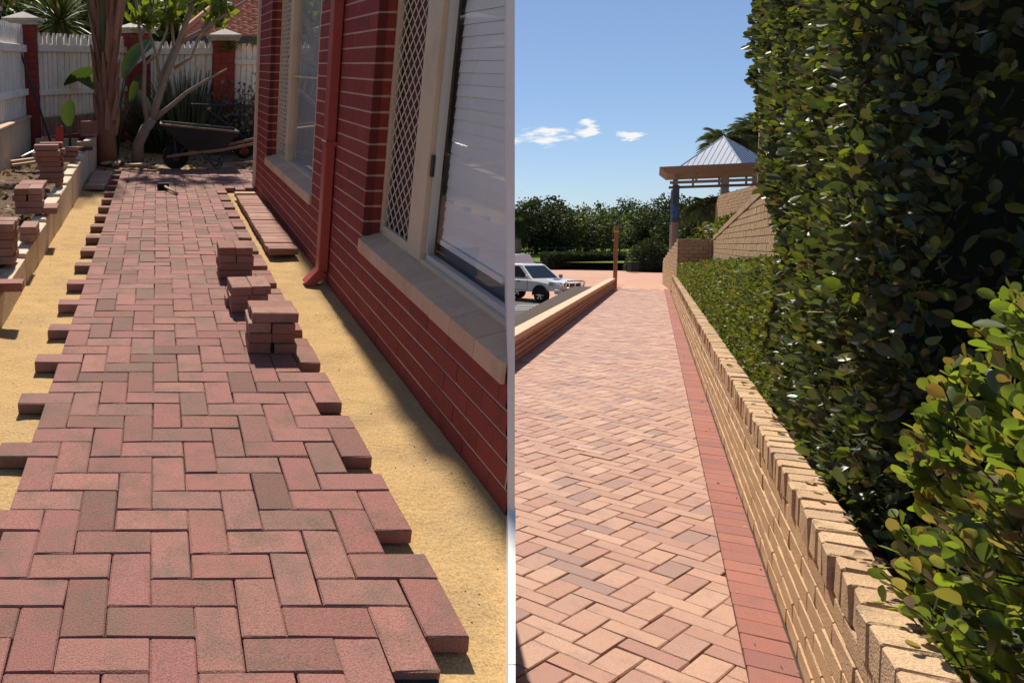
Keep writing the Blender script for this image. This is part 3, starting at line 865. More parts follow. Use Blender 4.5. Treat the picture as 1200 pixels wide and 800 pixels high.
# steel crowbar-like pole leaning on the fence pillar, and a bright pipe
def bar(name, p0, p1, r, m, label, cat, n=8, tip=None):
    d = Vector(p1) - Vector(p0)
    b = MB().tube([(0, 0, 0), d * .5, d], r, n)
    if tip: b.tube([d, d * 1.03], [r * 1.5, r * 1.3], n)
    return tag(b.build(name, m, None, LW @ Matrix.Translation(p0)), label, cat)
bar('long_pole', (-1.50, 10.95, .36), (-1.985, 11.26, 1.80), .017, BLACKM, 'thin black pole leaning against the brick fence pillar', 'pole', tip=1)
bar('metal_pipe', (-1.72, 9.75, .28), (-1.46, 10.6, .37), .013, STEEL, 'bright steel pipe lying on the garden bed', 'pipe')
for i, (x, y, rz, L) in enumerate([(-.70, 11.3, 1.25, .45), (-.57, 11.33, 1.4, .42), (-.30, 11.05, .3, .3), (1.22, 11.25, -.2, .4), (-1.55, 9.5, .4, .5), (-1.45, 9.2, .2, .55)]):
    lab = ['pale timber offcut lying by the limestone edging end', 'second pale offcut lying parallel beside the edging end', 'short timber offcut at the far edge of the paving', 'dark timber offcut on the sand near the house corner', 'split timber batten on the garden soil', 'long split batten on the garden soil beside the pipe'][i]
    tag(MB().box(-L / 2, L / 2, -.045, .045, 0, .03, ch=.004).build('timber_offcut', [WOOD, WOOD, WOOD, PLANKW, WOOD, WOOD][i], None, LM(x, y, (.0 if x > -.9 else .26) + .01) @ Euler((rng.gauss(0, .05), rng.gauss(0, .05), rz)).to_matrix().to_4x4()), lab, 'timber')

# rubber mallet on the path
t = empty('rubber_mallet', LM(.07, 8.93, .0), 'black rubber mallet with wooden handle lying on the new paving', 'mallet')
MB().lathe([(.036, -.065), (.041, -.055), (.041, .055), (.036, .065)], 14, M=Matrix.Translation((0, 0, .042)) @ Euler((0, R(90), R(12))).to_matrix().to_4x4()).build('head', RUBBER, t, None, True)
MB().tube([(.02, -.03, .042), (.09, -.22, .03), (.155, -.40, .018)], [.014, .013, .017], 8).build('handle', WOOD, t, None, True)

# ------------------------------------------------------------------ wheelbarrow
def wheelbarrow():
    t = empty('wheelbarrow', LM(.27, 11.08, -.05), 'dirty black wheelbarrow with wooden shafts and a red-rimmed wheel', 'wheelbarrow')
    # tray: flared pan, long axis x, front (wheel end) at -x
    tr = MB()
    top = [(-.22, -.30, .66), (.86, -.33, .56), (.86, .33, .56), (-.22, .30, .66)]
    bot = [(.16, -.18, .30), (.64, -.22, .25), (.64, .22, .25), (.16, .18, .30)]
    vs = bot + top
    inn = [(p[0] * .97 + .012, p[1] * .95, p[2] + (.02 if i < 4 else 0)) for i, p in enumerate(vs)]
    tr.add(vs + inn, [(0, 3, 2, 1), (0, 1, 5, 4), (1, 2, 6, 5), (2, 3, 7, 6), (3, 0, 4, 7), (8, 9, 10, 11), (8, 12, 13, 9), (9, 13, 14, 10), (10, 14, 15, 11), (11, 15, 12, 8), (4, 5, 13, 12), (5, 6, 14, 13), (6, 7, 15, 14), (7, 4, 12, 15)])
    pan = tr.build('tray', TRAYM, t)
    rim = MB().tube(top + [top[0]], .014, 6); rim.build('rim', mat('sandy tray rim', (.20, .16, .11), stain=(.5, .31, .13), stain_scale=5, stain_amt=.8, rough=.7), pan)
    sd = MB().add([(p[0] * .9 + .03, p[1] * .85, p[2] - .03 - (.0)) for p in top], [(0, 1, 2, 3)]); sd.build('sand_load', SAND, pan)
    for s in (-1, 1):
        MB().tube([(-.12, s * .06, .19), (.10, s * .18, .235), (.62, s * .24, .30), (1.25, s * .28, .43)], [.02, .024, .024, .02], 6).build('shaft', PLANKW, t)
        l = MB().tube([(.36, s * .225, .27), (.60, s * .24, .0), (.70, s * .235, .24)], .014, 6); l.tube([(.56, s * .24, .01), (.64, s * .24, .01)], .016, 6); l.build('leg', BLUEM, t)
        MB().tube([(.01, s * .075, .20), (-.05, s * .2, .62)], .014, 6).build('front_brace', BLUEM, t)
        MB().tube([(.05, s * .1, .22), (.20, s * .17, .42)], .012, 6).build('side_brace', BLUEM, t)
        MB().box(-.03, .03, s * .07 - .01, s * .07 + .01, .13, .24).build('axle_bracket', BLUEM, t)
    wh = bpy.data.objects.new('wheel', None); link(wh, t, Matrix.Translation((0, 0, .19)) @ Matrix.Rotation(R(90), 4, 'X'))
    ty = []
    MB().lathe([(.105, -.035), (.16, -.045), (.185, -.025), (.19, 0), (.185, .025), (.16, .045), (.105, .035)], 24).build('tyre', RUBBER, wh, None, True)
    MB().lathe([(.02, -.04), (.06, -.035), (.108, -.03), (.108, .03), (.06, .035), (.02, .04)], 20).build('rim', REDRIM, wh, None, True)
    MB().lathe([(.018, -.07), (.018, .07)], 10).build('axle', STEEL, wh)
wheelbarrow()
def hand_trolley():
    t = empty('hand_trolley', LM(1.16, 12.15, .0), 'black tubular hand trolley with small red wheels behind the wheelbarrow', 'trolley')
    f = MB()
    for y_ in (-.18, .18):
        f.tube([(-.62, y_, .82), (.35, y_, .78)], .016, 6); f.tube([(-.45, y_, .80), (.30, y_, .22)], .018, 6); f.tube([(.30, y_, .22), (.40, y_, .62)], .014, 6)
        f.tube([(-.75, y_, .06), (.30, y_, .10)], .012, 6); f.tube([(-.70, y_, .16), (.28, y_, .22)], .012, 6)
    for x, z in ((-.62, .82), (.35, .78), (-.6, .07), (-.3, .085), (0, .095)):
        f.tube([(x, -.18, z), (x, .18, z)], .012, 6)
    f.build('frame', BLACKM, t)
    for s in (-1, 1):
        wh = bpy.data.objects.new('wheel', None); link(wh, t, Matrix.Translation((.18, s * .22, .12)) @ Matrix.Rotation(R(90), 4, 'X'))
        MB().lathe([(.07, -.02), (.115, -.025), (.12, 0), (.115, .025), (.07, .02)], 18).build('tyre', RUBBER, wh, None, True)
        MB().lathe([(.015, -.026), (.072, -.02), (.072, .02), (.015, .026)], 14).build('rim', REDRIM, wh, None, True)
hand_trolley()

# ------------------------------------------------------------------ fence: brick pillars with caps, picket panels
def pillar(x, y, z0, z1, w, rz, label, cap_h=.16):
    t = empty('fence_pillar', LM(x, y, z0, rz), label, 'pillar', 'brick fence pillars')
    H = z1 - z0 - cap_h; n = round(H / .086); c = H / n
    MB().box(-w / 2 + .004, w / 2 - .004, -w / 2 + .004, w / 2 - .004, 0, H).build('mortar_core', MORTAR_RED, t)
    cache = {}
    for k in range(n):
        # pinwheel of four bricks per course
        L = w - .115
        for q in range(4):
            flip = (k % 2)
            M = Matrix.Rotation(q * math.pi / 2, 4, 'Z') @ Matrix.Translation(((-.0575 if not flip else .0575), -w / 2 + .055, k * c))
            if (L,) not in cache:
                vs, fs = chamfer_box(-L / 2 + .002, L / 2 - .002, -.055, .055, .003, c - .003, .003)
                cache[(L,)] = MB().add(vs, fs, r=0).mesh('brick', BRICK_RED)
            inst('brick', cache[(L,)], t, M)
    a = w / 2 + .085
    cap = MB()
    cap.box(-a + .03, a - .03, -a + .03, a - .03, H + .001, H + .05)
    cap.add([(-a, -a, H + .05), (a, -a, H + .05), (a, a, H + .05), (-a, a, H + .05), (-a, -a, H + .09), (a, -a, H + .09), (a, a, H + .09), (-a, a, H + .09), (0, 0, H + cap_h + .03)],
            [(3, 2, 1, 0), (0, 1, 5, 4), (1, 2, 6, 5), (2, 3, 7, 6), (3, 0, 4, 7), (4, 5, 8), (5, 6, 8), (6, 7, 8), (7, 4, 8)])
    cap.build('cap', CONC, t)
    return t
pillar(-1.905, 11.55, .1, 2.10, .36, 0, 'brick fence pillar behind the leaning black pole, with pyramid cap')
pillar(-.36, 13.5, .1, 2.06, .37, R(38), 'brick fence pillar between the palm trunk and the bare tree')
pillar(1.06, 12.75, .1, 1.92, .34, 0, 'brick fence pillar behind the wheelbarrow handles')
pillar(-2.02, 8.98, .1, 2.10, .36, 0, 'brick fence pillar at the near end of the white side fence')

def fence_panel(A, B, zb, ztop, rails, label, wood=True, brick_base=True, close=.094, ext=.05):
    (x0, y0), (x1, y1) = A, B
    L = math.hypot(x1 - x0, y1 - y0); rz = math.atan2(y1 - y0, x1 - x0)
    t = empty('picket_fence', LM(x0, y0, 0, rz), label, 'fence', 'white picket fence panels')
    n = int(L / close); stp = L / n
    me = {}
    for i in range(n):
        w = stp * .80 / 2
        pm = MB().prism([(-w, zb), (w, zb), (w, ztop - .07), (w * .35, ztop), (-w * .35, ztop), (-w, ztop - .07)], -.011, .011, M=Matrix.Rotation(R(90), 4, 'X'), r=0)
        if 'p' not in me: me['p'] = pm.mesh('picket', FENCEW)
        inst('picket', me['p'], t, Matrix.Translation(((i + .5) * stp, 0, rng.gauss(0, .004))) @ Matrix.Rotation(rng.gauss(0, .006), 4, 'Y'))
    for (ra, rb) in rails:
        MB().box(-ext, L + ext, -.055, -.012, ra, rb, ch=.004).build('rail', FENCEW, t)
        MB().box(-ext, L + ext, .012, .05, ra, rb).build('rail', FENCEW, t)
    MB().box(0, L, .014, .02, zb - .30, ztop - .14).build('backing_board', FENCEW, t)
    if wood:
        m = int(L / .085); s2 = L / m
        for i in range(m):
            h = zb - .02 + rng.gauss(0, .004)
            MB().box(-s2 * .46, s2 * .46, -.035, -.012, zb - .30, h, ch=.003).build('plinth_board', PLANKW, t, Matrix.Translation(((i + .5) * s2, 0, 0)))
    if brick_base:
        cache = None
        k = 0
        for k in range(5):
            yb = -.02
            x = -.12 * (k % 2)
            while x < L:
                a, b = max(0, x), min(L, x + .24)
                if b - a > .05:
                    vs, fs = chamfer_box(a + .002, b - .002, -.03, .06, zb - .73 + k * .086, zb - .73 + (k + 1) * .086 - .008, .003)
                    MB().add(vs, fs).build('plinth_brick', BRICK_RED, t)
                x += .24
    return t
fence_panel((-1.72, 11.62), (-.56, 13.38), .66, 1.85, [(1.585, 1.68), (.965, 1.05)], 'white picket fence panel with plank plinth between pole pillar and palm')
fence_panel((-.14, 13.5), (.89, 12.85), .55, 1.77, [(1.56, 1.66)], 'white picket fence panel behind the bare branching tree and spiky shrub', wood=False)
fence_panel((1.24, 12.8), (2.2, 12.85), .45, 1.72, [(1.40, 1.48)], 'white picket fence panel beside the house corner', wood=False, brick_base=False)
fence_panel((-2.0, 9.2), (-1.9, 11.36), .62, 1.94, [(1.57, 1.67), (.98, 1.07)], 'white side fence of tall boards above the garden bed', wood=False, brick_base=False, close=.10)
t = empty('garden_wall', LW, 'low cream rendered wall under the white side fence', 'wall')
MB().box(-1.95, -1.83, 8.9, 11.3, -.1, .66, ch=.01).build('wall_body', LIME, t)
MB().box(-1.97, -1.81, 8.88, 11.32, .662, .70, ch=.008).build('coping', SILL, t)
tag(MB().box(-1.75, -1.12, 11.15, 11.27, .05, .38, ch=.01).build('bed_kerb', LIME, None, LW), 'short cream kerb across the far end of the garden bed', 'kerb')

# ------------------------------------------------------------------ plants of the yard
GREEN_BG = leaf_mat('mid green foliage', [(.05, .075, .022), (.075, .10, .025), (.035, .055, .018), (.10, .125, .03)], .25, .6, .3)
GREEN_DK = leaf_mat('dark foliage', [(.028, .040, .016), (.04, .055, .02), (.022, .032, .014), (.052, .068, .024)], .2, .6, .3)
GREEN_GUM = leaf_mat('gum foliage', [(.07, .085, .04), (.10, .115, .05), (.05, .065, .03), (.13, .14, .06)], .25, .6, .3)
PADDLE = leaf_mat('paddle leaf', [(.05, .085, .03), (.065, .105, .035), (.045, .07, .03)], .25, .35, .5)
SPIKE = leaf_mat('grey green spikes', [(.085, .105, .07), (.115, .13, .085), (.06, .08, .05), (.13, .14, .095)], .08, .6, .3)
FROND = leaf_mat('palm frond', [(.06, .085, .025), (.09, .115, .035), (.045, .065, .02), (.13, .13, .05)], .2, .5, .4)

def tree(name, M, label, trunk, lobes, nleaf, size, lm, bark=BARK_D, limbs=6, tr=.12, cat='tree', group=None, seed=1, tmpl=LEAF4):
    """trunk: height; lobes: list of (x,y,z,rx,ry,rz) ellipsoids of foliage"""
    rr = random.Random(seed)
    t = empty(name, M, label, cat, group)
    b = MB()
    top = (rr.uniform(-.1, .1) * trunk, rr.uniform(-.1, .1) * trunk, trunk)
    b.tube([(0, 0, -.3), (top[0] * .3, top[1] * .3, trunk * .4), top], [tr * 1.25, tr, tr * .75], 8)
    tk = b.build('trunk', bark, t, None, True)
    lb = MB()
    for k in range(limbs):
        L = lobes[k % len(lobes)]
        e = Vector((L[0] + rr.uniform(-.5, .5) * L[3], L[1] + rr.uniform(-.5, .5) * L[4], L[2] + rr.uniform(-.1, .4) * L[5]))
        s = Vector(top) * rr.uniform(.75, 1.0)
        mid = s.lerp(e, .5) + Vector((rr.uniform(-.1, .1), rr.uniform(-.1, .1), .08)) * trunk * .5
        lb.tube([s, mid, e], [tr * .5, tr * .32, tr * .12], 6)
    lb.build('limb', bark, tk, None, True)
    P, D = [], []
    vol = np.array([l[3] * l[4] * l[5] for l in lobes]); vol = vol / vol.sum()
    for l, v in zip(lobes, vol):
        n = int(nleaf * v)
        nc = max(8, n // 26)
        cd = nrg.normal(0, 1, (nc, 3)); cd /= np.linalg.norm(cd, axis=1)[:, None]
        cr = nrg.random(nc) ** .45
        cen = cd * cr[:, None] * np.array(l[3:6]) + np.array(l[:3])
        w = nrg.integers(0, nc, n)
        cs = (min(l[3:6]) * .26)
        P.append(cen[w] + nrg.normal(0, 1, (n, 3)) * cs * .55)
        D.append(cd[w])
    P = np.concatenate(P); D = np.concatenate(D)
    leaves_obj('crown', P, D, size * (.6 + .8 * nrg.random(len(P))), lm, t, None, tmpl, 1.0, .9)
    return t
def frond(b, base, az, el, L, droop, nlf=22, lw=.05, ll=.35, r=None):
    """arched rachis with two ranks of leaflets, added to builder b"""
    pts = []; p = Vector(base); e = el; n = 10
    for i in range(n + 1):
        pts.append(p.copy())
        d = Vector((math.cos(e) * math.cos(az), math.cos(e) * math.sin(az), math.sin(e)))
        p = p + d * L / n; e -= droop / n
    b.tube(pts, [.018 * L * (1 - .8 * i / n) + .004 for i in range(n + 1)], 4, r=.5)
    for i in range(nlf):
        s = .12 + .88 * i / nlf
        f = s * n; k = min(int(f), n - 1); q = pts[k].lerp(pts[k + 1], f - k)
        d = (pts[k + 1] - pts[k]).normalized(); side = d.cross(Vector((0, 0, 1))).normalized()
        nn = side.cross(d)
        ln = ll * (math.sin(math.pi * (s * .85 + .12)) * .8 + .25) * rng.uniform(.85, 1.1)
        for sg in (-1, 1):
            o = (side * sg * .75 + d * .7 + nn * rng.uniform(-.15, .25)).normalized()
            tip = q + o * ln - Vector((0, 0, ln * .18)); mid = q + o * ln * .5
            w = d * lw * .5
            b.add([q - w * .4, mid - w, tip, mid + w, q + w * .4], [(0, 1, 2), (0, 2, 3), (0, 3, 4)], r=r)
def palm(name, M, label, H, rad, nf, L, cat='palm tree', droop=1.7, group=None, trunk_m=BARK, lf=None, ll=.45, el0=(-.3, 1.2), fm=None):
    t = empty(name, M, label, cat, group)
    b = MB()
    b.tube([(0, 0, -.3), (0.02, 0, H * .5), (0, .02, H)], [rad * 1.15, rad, rad * .95], 10)
    b.build('trunk', trunk_m, t, None, True)
    for i in range(nf):
        az = i * 2.399 + rng.uniform(-.2, .2); el = el0[0] + (el0[1] - el0[0]) * rng.random()
        fb = MB(); frond(fb, (0, 0, 0), 0, el, L * rng.uniform(.85, 1.1), droop * rng.uniform(.8, 1.2), nlf=lf or 20, ll=ll, lw=.045)
        fb.build('frond', fm or FROND, t, Matrix.Translation((0, 0, H)) @ Matrix.Rotation(az, 4, 'Z'))
    return t

# red-brown palm by the fence: shaggy trunk with old frond bases, crown above
def shaggy_palm():
    t = empty('shaggy_palm', LM(-.74, 11.55, .05), 'shaggy red-brown palm trunk with split frond bases in front of the fence', 'palm tree')
    b = MB()
    b.tube([(0, 0, -.1), (-.02, 0, .5), (.0, 0, 1.2), (.02, 0, 1.8), (.03, 0, 2.3), (-.5, 0, 3.4), (-1.5, 0, 5.2), (-2.3, 0, 7.0)], [.17, .13, .135, .16, .15, .13, .12, .11], 14)
    tk = b.build('trunk', PALMBARK, t, None, True)
    for i in range(46):
        az = i * 2.399; z = .35 + i * .046
        d = Vector((math.cos(az), math.sin(az), 0)); r0 = .125
        f = MB()
        f.tube([d * (r0 - .02) + Vector((0, 0, z)), d * (r0 + .035) + Vector((0, 0, z + .22)), d * (r0 + .06 + .002 * i) + Vector((0, 0, z + .40 + .006 * i))], [.055, .038, .012], 5)
        f.build('frond_base', PALMBARK, t)
    for k, (a, s) in enumerate([(2.75, .16), (.35, .2), (1.9, .12), (-.5, .15), (-1.7, .1)]):
        d = Vector((math.cos(a), math.sin(a), 0))
        f = MB().tube([d * .09 + Vector((0, 0, 1.25)), d * (.13 + s * .3) + Vector((0, 0, 1.8)), d * (.16 + s) + Vector((0, 0, 2.6)), d * (.3 + s) + Vector((0, 0, 3.2))], [.06, .05, .035, .03], 6)
        f.build('leaf_stalk', PALMBARK if k % 2 else FROND, t, None, True)
    for i in range(18):
        fb = MB(); frond(fb, (0, 0, 0), 0, rng.uniform(0, 1.2), rng.uniform(1.8, 2.4), 1.7, nlf=26, ll=.5)
        fb.build('frond', FROND, t, Matrix.Translation((-2.3, 0, 7.0)) @ Matrix.Rotation(i * 2.399, 4, 'Z'))
shaggy_palm()

def paddle_plant(x, y, z, leaves, label):
    t = empty('paddle_plant', LM(x, y, z), label, 'plant')
    for (az, h, lean, L, W, tilt, roll) in leaves:
        d = Vector((math.cos(az), math.sin(az), 0))
        top = d * lean + Vector((0, 0, h))
        MB().tube([(0, 0, -.05), d * lean * .35 + Vector((0, 0, h * .6)), top], [.022, .016, .009], 6).build('stalk', PADDLE, t, None, True)
        n = 9; vs, fs = [], []
        ax = (d * math.cos(tilt) + Vector((0, 0, math.sin(tilt)))).normalized()
        sd = (Matrix.Rotation(roll, 3, ax) @ d.cross(Vector((0, 0, 1)))).normalized(); nn = sd.cross(ax)
        for i in range(n + 1):
            s = i / n; w = W * (math.sin(math.pi * min(1, s * .92 + .06)) ** .7) * .5 + .002
            c = top + ax * L * s - Vector((0, 0, .10 * L * s * s))
            for k in (-1, 0, 1):
                vs.append(c + sd * w * k + nn * (abs(k) * w * .35))
        for i in range(n):
            for k in (0, 1):
                a = i * 3 + k; fs.append((a, a + 1, a + 4, a + 3))
        MB().add(vs, fs).build('leaf', PADDLE, t, None, True)
paddle_plant(-1.22, 10.9, .30, [(-1.4, .28, .05, .42, .24, 1.25, .5)], 'young plant with one upright grey-green paddle leaf in the garden bed')
paddle_plant(-.62, 11.95, .05, [(2.7, .95, .25, .55, .26, .5, .9), (3.3, 1.25, .3, .5, .3, -.3, .6), (.1, 1.15, .12, .75, .42, 1.0, .5), (.5, 1.3, .22, .7, .46, .7, .3), (.2, 1.0, .25, .5, .24, -.9, .8), (-.4, .8, .25, .5, .2, 1.2, 1.1), (2.4, 1.5, .1, .5, .3, 1.1, .4)], 'clump of large paddle leaves around the shaggy palm trunk')

# bare branching tree
def frangipani():
    t = empty('branching_tree', LM(-.30, 11.75, .0), 'bare forking grey-barked tree with sparse tufts of leaves', 'tree')
    b = MB()
    def S(pts, r): b.tube(pts, r, 8)
    S([(0, 0, -.1), (.02, 0, .25), (.13, 0, .48), (.24, 0, .62)], [.10, .085, .08, .07])
    S([(.22, 0, .58), (.30, 0, .85), (.42, .05, 1.2), (.62, .05, 1.7), (.80, 0, 2.2), (.95, 0, 2.9)], [.065, .055, .05, .046, .035, .02])
    S([(.16, 0, .52), (.10, -.05, .95), (.12, -.06, 1.4), (.06, -.05, 1.75), (-.02, -.02, 2.5)], [.045, .036, .03, .026, .015])
    S([(.24, .02, .60), (.48, .1, .78), (.75, .15, 1.0), (1.05, .2, 1.18), (1.35, .2, 1.34)], [.05, .036, .03, .022, .012])
    S([(.62, .05, 1.7), (.95, .0, 1.87), (1.25, -.02, 2.08), (1.6, 0, 2.3)], [.038, .032, .026, .012])
    S([(.95, 0, 1.87), (1.1, .05, 2.2), (1.2, .05, 2.6)], [.024, .018, .01])
    S([(.30, .0, .85), (.38, .1, 1.3), (.55, .12, 1.65), (.5, .1, 2.1), (.62, .1, 2.6)], [.035, .03, .026, .02, .012])
    S([(.55, .12, 1.35), (.80, .1, 1.5), (.9, .1, 1.75), (1.15, .1, 2.0)], [.028, .024, .02, .012])
    S([(.12, -.06, 1.4), (.32, -.05, 1.55), (.45, -.05, 1.9), (.4, 0, 2.5)], [.028, .022, .018, .01])
    S([(.05, -.05, 1.75), (.2, 0, 2.05), (.3, 0, 2.5)], [.02, .016, .01])
    S([(.36, .05, 1.0), (.30, .1, 1.5), (.18, .1, 1.9), (.22, .1, 2.5)], [.026, .022, .018, .01])
    b.build('trunk', BARK, t, None, True)
    tips = [(.06, -.05, 2.0), (.45, -.05, 2.0), (.5, .1, 2.15), (.22, .1, 2.1), (1.2, .05, 2.35), (.85, 0, 2.35), (1.25, 0, 2.1), (.62, .1, 2.5), (1.15, .1, 2.05), (.3, 0, 2.4)]
    for tp in tips:
        n = 26
        P = np.array(tp) + nrg.normal(0, .07, (n, 3)); D = nrg.normal(0, .6, (n, 3)) + np.array((0, 0, .6))
        leaves_obj('leaf_tuft', P, D, .16 + .08 * nrg.random(n), GREEN_YEL, t, None, LEAF7, .75, .5)
GREEN_YEL = leaf_mat('fresh yellow green leaf', [(.12, .15, .025), (.17, .20, .035), (.09, .12, .022)], .35, .5, .4)
frangipani()

# spiky grey-green shrub
def spiky(x, y, z, n, H, spread, label, m=SPIKE, w=.02, name='spiky_shrub', up=.8):
    t = empty(name, LM(x, y, z), label, 'shrub')
    b = MB()
    for i in range(n):
        az = rng.uniform(0, 6.28); r = spread * math.sqrt(rng.random())
        p = Vector((math.cos(az) * r, math.sin(az) * r * .6, 0))
        h = H * rng.uniform(.55, 1.0) * (1 - .35 * (r / spread) ** 2)
        ln = Vector((math.cos(az) * r * up + rng.gauss(0, .05), math.sin(az) * r * up * .6 + rng.gauss(0, .05), h))
        b.tube([p * .7, p * .8 + ln * .5 + Vector((rng.gauss(0, .02), rng.gauss(0, .02), 0)), p + ln], [w, w * .85, w * .2], 5, cap=False)
    b.build('spikes', m, t)
    return t
spiky(.50, 12.72, .0, 520, 1.4, .62, 'dense grey-green spiky shrub in front of the white fence', w=.017)
spiky(.05, 12.6, .0, 160, 1.05, .4, 'dark spiky shrub low behind the forking tree trunk', m=GREEN_DK, w=.016)
# dry bush by the house corner
t = empty('dry_bush', LM(1.42, 12.35, .0), 'dry twiggy bush beside the house corner', 'shrub')
b = MB()
for i in range(130):
    d = Vector((rng.gauss(0, .5), rng.gauss(0, .4), rng.uniform(.3, 1))).normalized() * rng.uniform(.5, 1.15)
    b.tube([(0, 0, 0), d * .5 + Vector((rng.gauss(0, .04), 0, .04)), d], [.012, .008, .003], 4, cap=False)
b.build('twigs', BARK_D, t)
P = nrg.normal(0, .26, (420, 3)) + np.array((0, 0, .65))
leaves_obj('dry_leaves', P, nrg.normal(0, 1, (420, 3)), .06 + .05 * nrg.random(420), leaf_mat('dry leaf', [(.13, .09, .05), (.07, .055, .03), (.2, .12, .07)], .2), t)
# little tufts of air plant on the pillar
for (x, y, z, lab) in ((1.12, 12.52, 1.62, 'spiky tuft plant hanging on the brick pillar behind the wheelbarrow'), (1.62, 12.75, 1.70, 'green tuft plant on top of the fence beside the house corner')):
    t = empty('tuft_plant', LM(x, y, z), lab, 'plant')
    b = MB()
    for i in range(70):
        d = Vector((rng.gauss(0, 1), rng.gauss(0, 1), rng.uniform(-.1, 1.2))).normalized() * rng.uniform(.12, .26)
        b.tube([(0, 0, 0), d], [.006, .002], 4, cap=False)
    b.build('blades', GREEN_YEL, t)
# yucca beyond the fence
t = empty('yucca', LM(-1.75, 14.6, .2), 'big dark yucca with sword leaves beyond the fence', 'plant')
MB().tube([(0, 0, -.3), (0, 0, 1.95)], [.14, .11], 8).build('stem', BARK_D, t)
b = MB()
for i in range(190):
    az = i * 2.399; el = -1.25 + 2.7 * ((i + .5) / 190)
    d = Vector((math.cos(el) * math.cos(az), math.cos(el) * math.sin(az), math.sin(el)))
    s = d.cross(Vector((0, 0, 1))).normalized() * .028
    L = rng.uniform(.75, 1.0); o = Vector((0, 0, 1.95)) + d * .06
    b.add([o - s, o + d * L * .5 - s * 1.1, o + d * L - Vector((0, 0, .08)), o + d * L * .5 + s * 1.1, o + s], [(0, 1, 3, 4), (1, 2, 3)])
b.build('sword_leaves', FROND, t)

# ------------------------------------------------------------------ beyond the fence
def hip_house(name, M, label, w, d, eave, ridge, roofm, wallm, tiles=True):
    t = empty(name, M, label, 'house')
    MB().box(.4, w - .4, .4, d - .4, -1.5, eave - .02).build('wall', wallm, t)
    rf = MB()
    hw = d / 2
    A, B, C, D = (0, 0, eave), (w, 0, eave), (w, d, eave), (0, d, eave)
    E, F = (hw, hw, ridge), (w - hw, hw, ridge)
    rf.add([A, B, C, D, E, F], [(0, 1, 5, 4), (1, 2, 5), (2, 3, 4, 5), (3, 0, 4), (0, 3, 2, 1)], r=.2)
    ro = rf.build('roof', roofm, t)
    MB().box(-.06, w + .06, -.10, -.005, eave - .16, eave - .02).build('gutter', BLUEM, t)
    if tiles:
        tl = MB(); n = 24
        for face in (0, 1):
            for k in range(n):
                s0, s1 = k / n, (k + 1) / n
                if face == 0:
                    p = Vector(A).lerp(Vector(E), s0); q = Vector(B).lerp(Vector(F), s0); p2 = Vector(A).lerp(Vector(E), s1); q2 = Vector(B).lerp(Vector(F), s1)
                else:
                    p = Vector(D).lerp(Vector(E), s0); q = Vector(A).lerp(Vector(E), s0); p2 = Vector(D).lerp(Vector(E), s1); q2 = Vector(A).lerp(Vector(E), s1)
                m = max(2, int((q - p).length / .28)); up = Vector((0, 0, 1))
                for i in range(m):
                    a, c = p.lerp(q, i / m), p.lerp(q, (i + 1) / m); a2, c2 = p2.lerp(q2, i / m), p2.lerp(q2, (i + 1) / m)
                    tl.add([a + up * .07, a.lerp(c, .55) + up * .095, c + up * .05, c2 + up * .012, a2.lerp(c2, .55) + up * .035, a2 + up * .012, a + up * .02, c + up * .02],
                           [(0, 1, 4, 5), (1, 2, 3, 4), (6, 7, 2, 1, 0)])
        tl.build('tile_courses', roofm, ro)['kind'] = 'stuff'
        rd = MB()
        for P_, Q_ in ((A, E), (E, F), (D, E), (B, F)): rd.tube([Vector(P_) + Vector((0, 0, .09)), Vector(Q_) + Vector((0, 0, .09))], .10, 6)
        rd.build('ridge_capping', roofm, ro)
    return t
hip_house('tiled_house', LM(.62, 20.5, 0), 'house with terracotta tiled hip roof beyond the white fence', 4.4, 4.3, 2.08, 3.78, TILEROOF, SILL)
hip_house('shed', LM(-.35, 25.5, 0), 'shed with pale grey metal roof between the bare branches', 2.3, 2.2, 2.15, 3.25, METALROOF, WHITE, tiles=False)
hip_house('distant_house', LM(-4.6, 33, 0), 'distant house with small red tiled roof behind the palm', 2.4, 2.0, 2.35, 3.1, TILEROOF, WHITE)
hip_house('distant_house', LM(-9.0, 38, 0), 'distant white house with red roof above the capped pillar', 3.2, 2.4, 3.6, 4.5, TILEROOF, WHITE)
for i, (x, y, h, w, mm, lab) in enumerate([
        (-6.2, 27, 3.6, 2.2, GREEN_DK, 'dark bushy tree on the slope behind the capped pillar'),
        (-3.4, 28, 3.7, 1.9, GREEN_GUM, 'olive tree on the slope behind the yucca'),
        (-1.4, 30, 4.0, 2.4, GREEN_DK, 'dark dense tree on the slope behind the palm trunk'),
        (-.2, 23, 2.9, 1.3, GREEN_BG, 'bright green bushy tree just beyond the fence behind the bare branches'),
        (1.1, 30, 4.2, 2.0, GREEN_BG, 'green tree rising behind the grey shed roof'),
        (-9.2, 30, 3.8, 2.4, GREEN_BG, 'bushy tree at the edge of the slope'),
        (-3.9, 21, 1.7, 1.0, GREEN_BG, 'low green bush beyond the white picket fence'),
        (3.0, 33, 4.6, 2.4, GREEN_DK, 'tall dark tree behind the terracotta roof')]):
    tree('slope_tree', LM(x, y, .1), lab, h * .4, [(0, 0, h * .55, w, w, h * .5), (w * .5, 0, h * .75, w * .7, w * .7, h * .4), (-w * .5, .2, h * .7, w * .7, w * .7, h * .4)], 3800, .26, mm, seed=i + 5, group='trees on the slope beyond the fence')

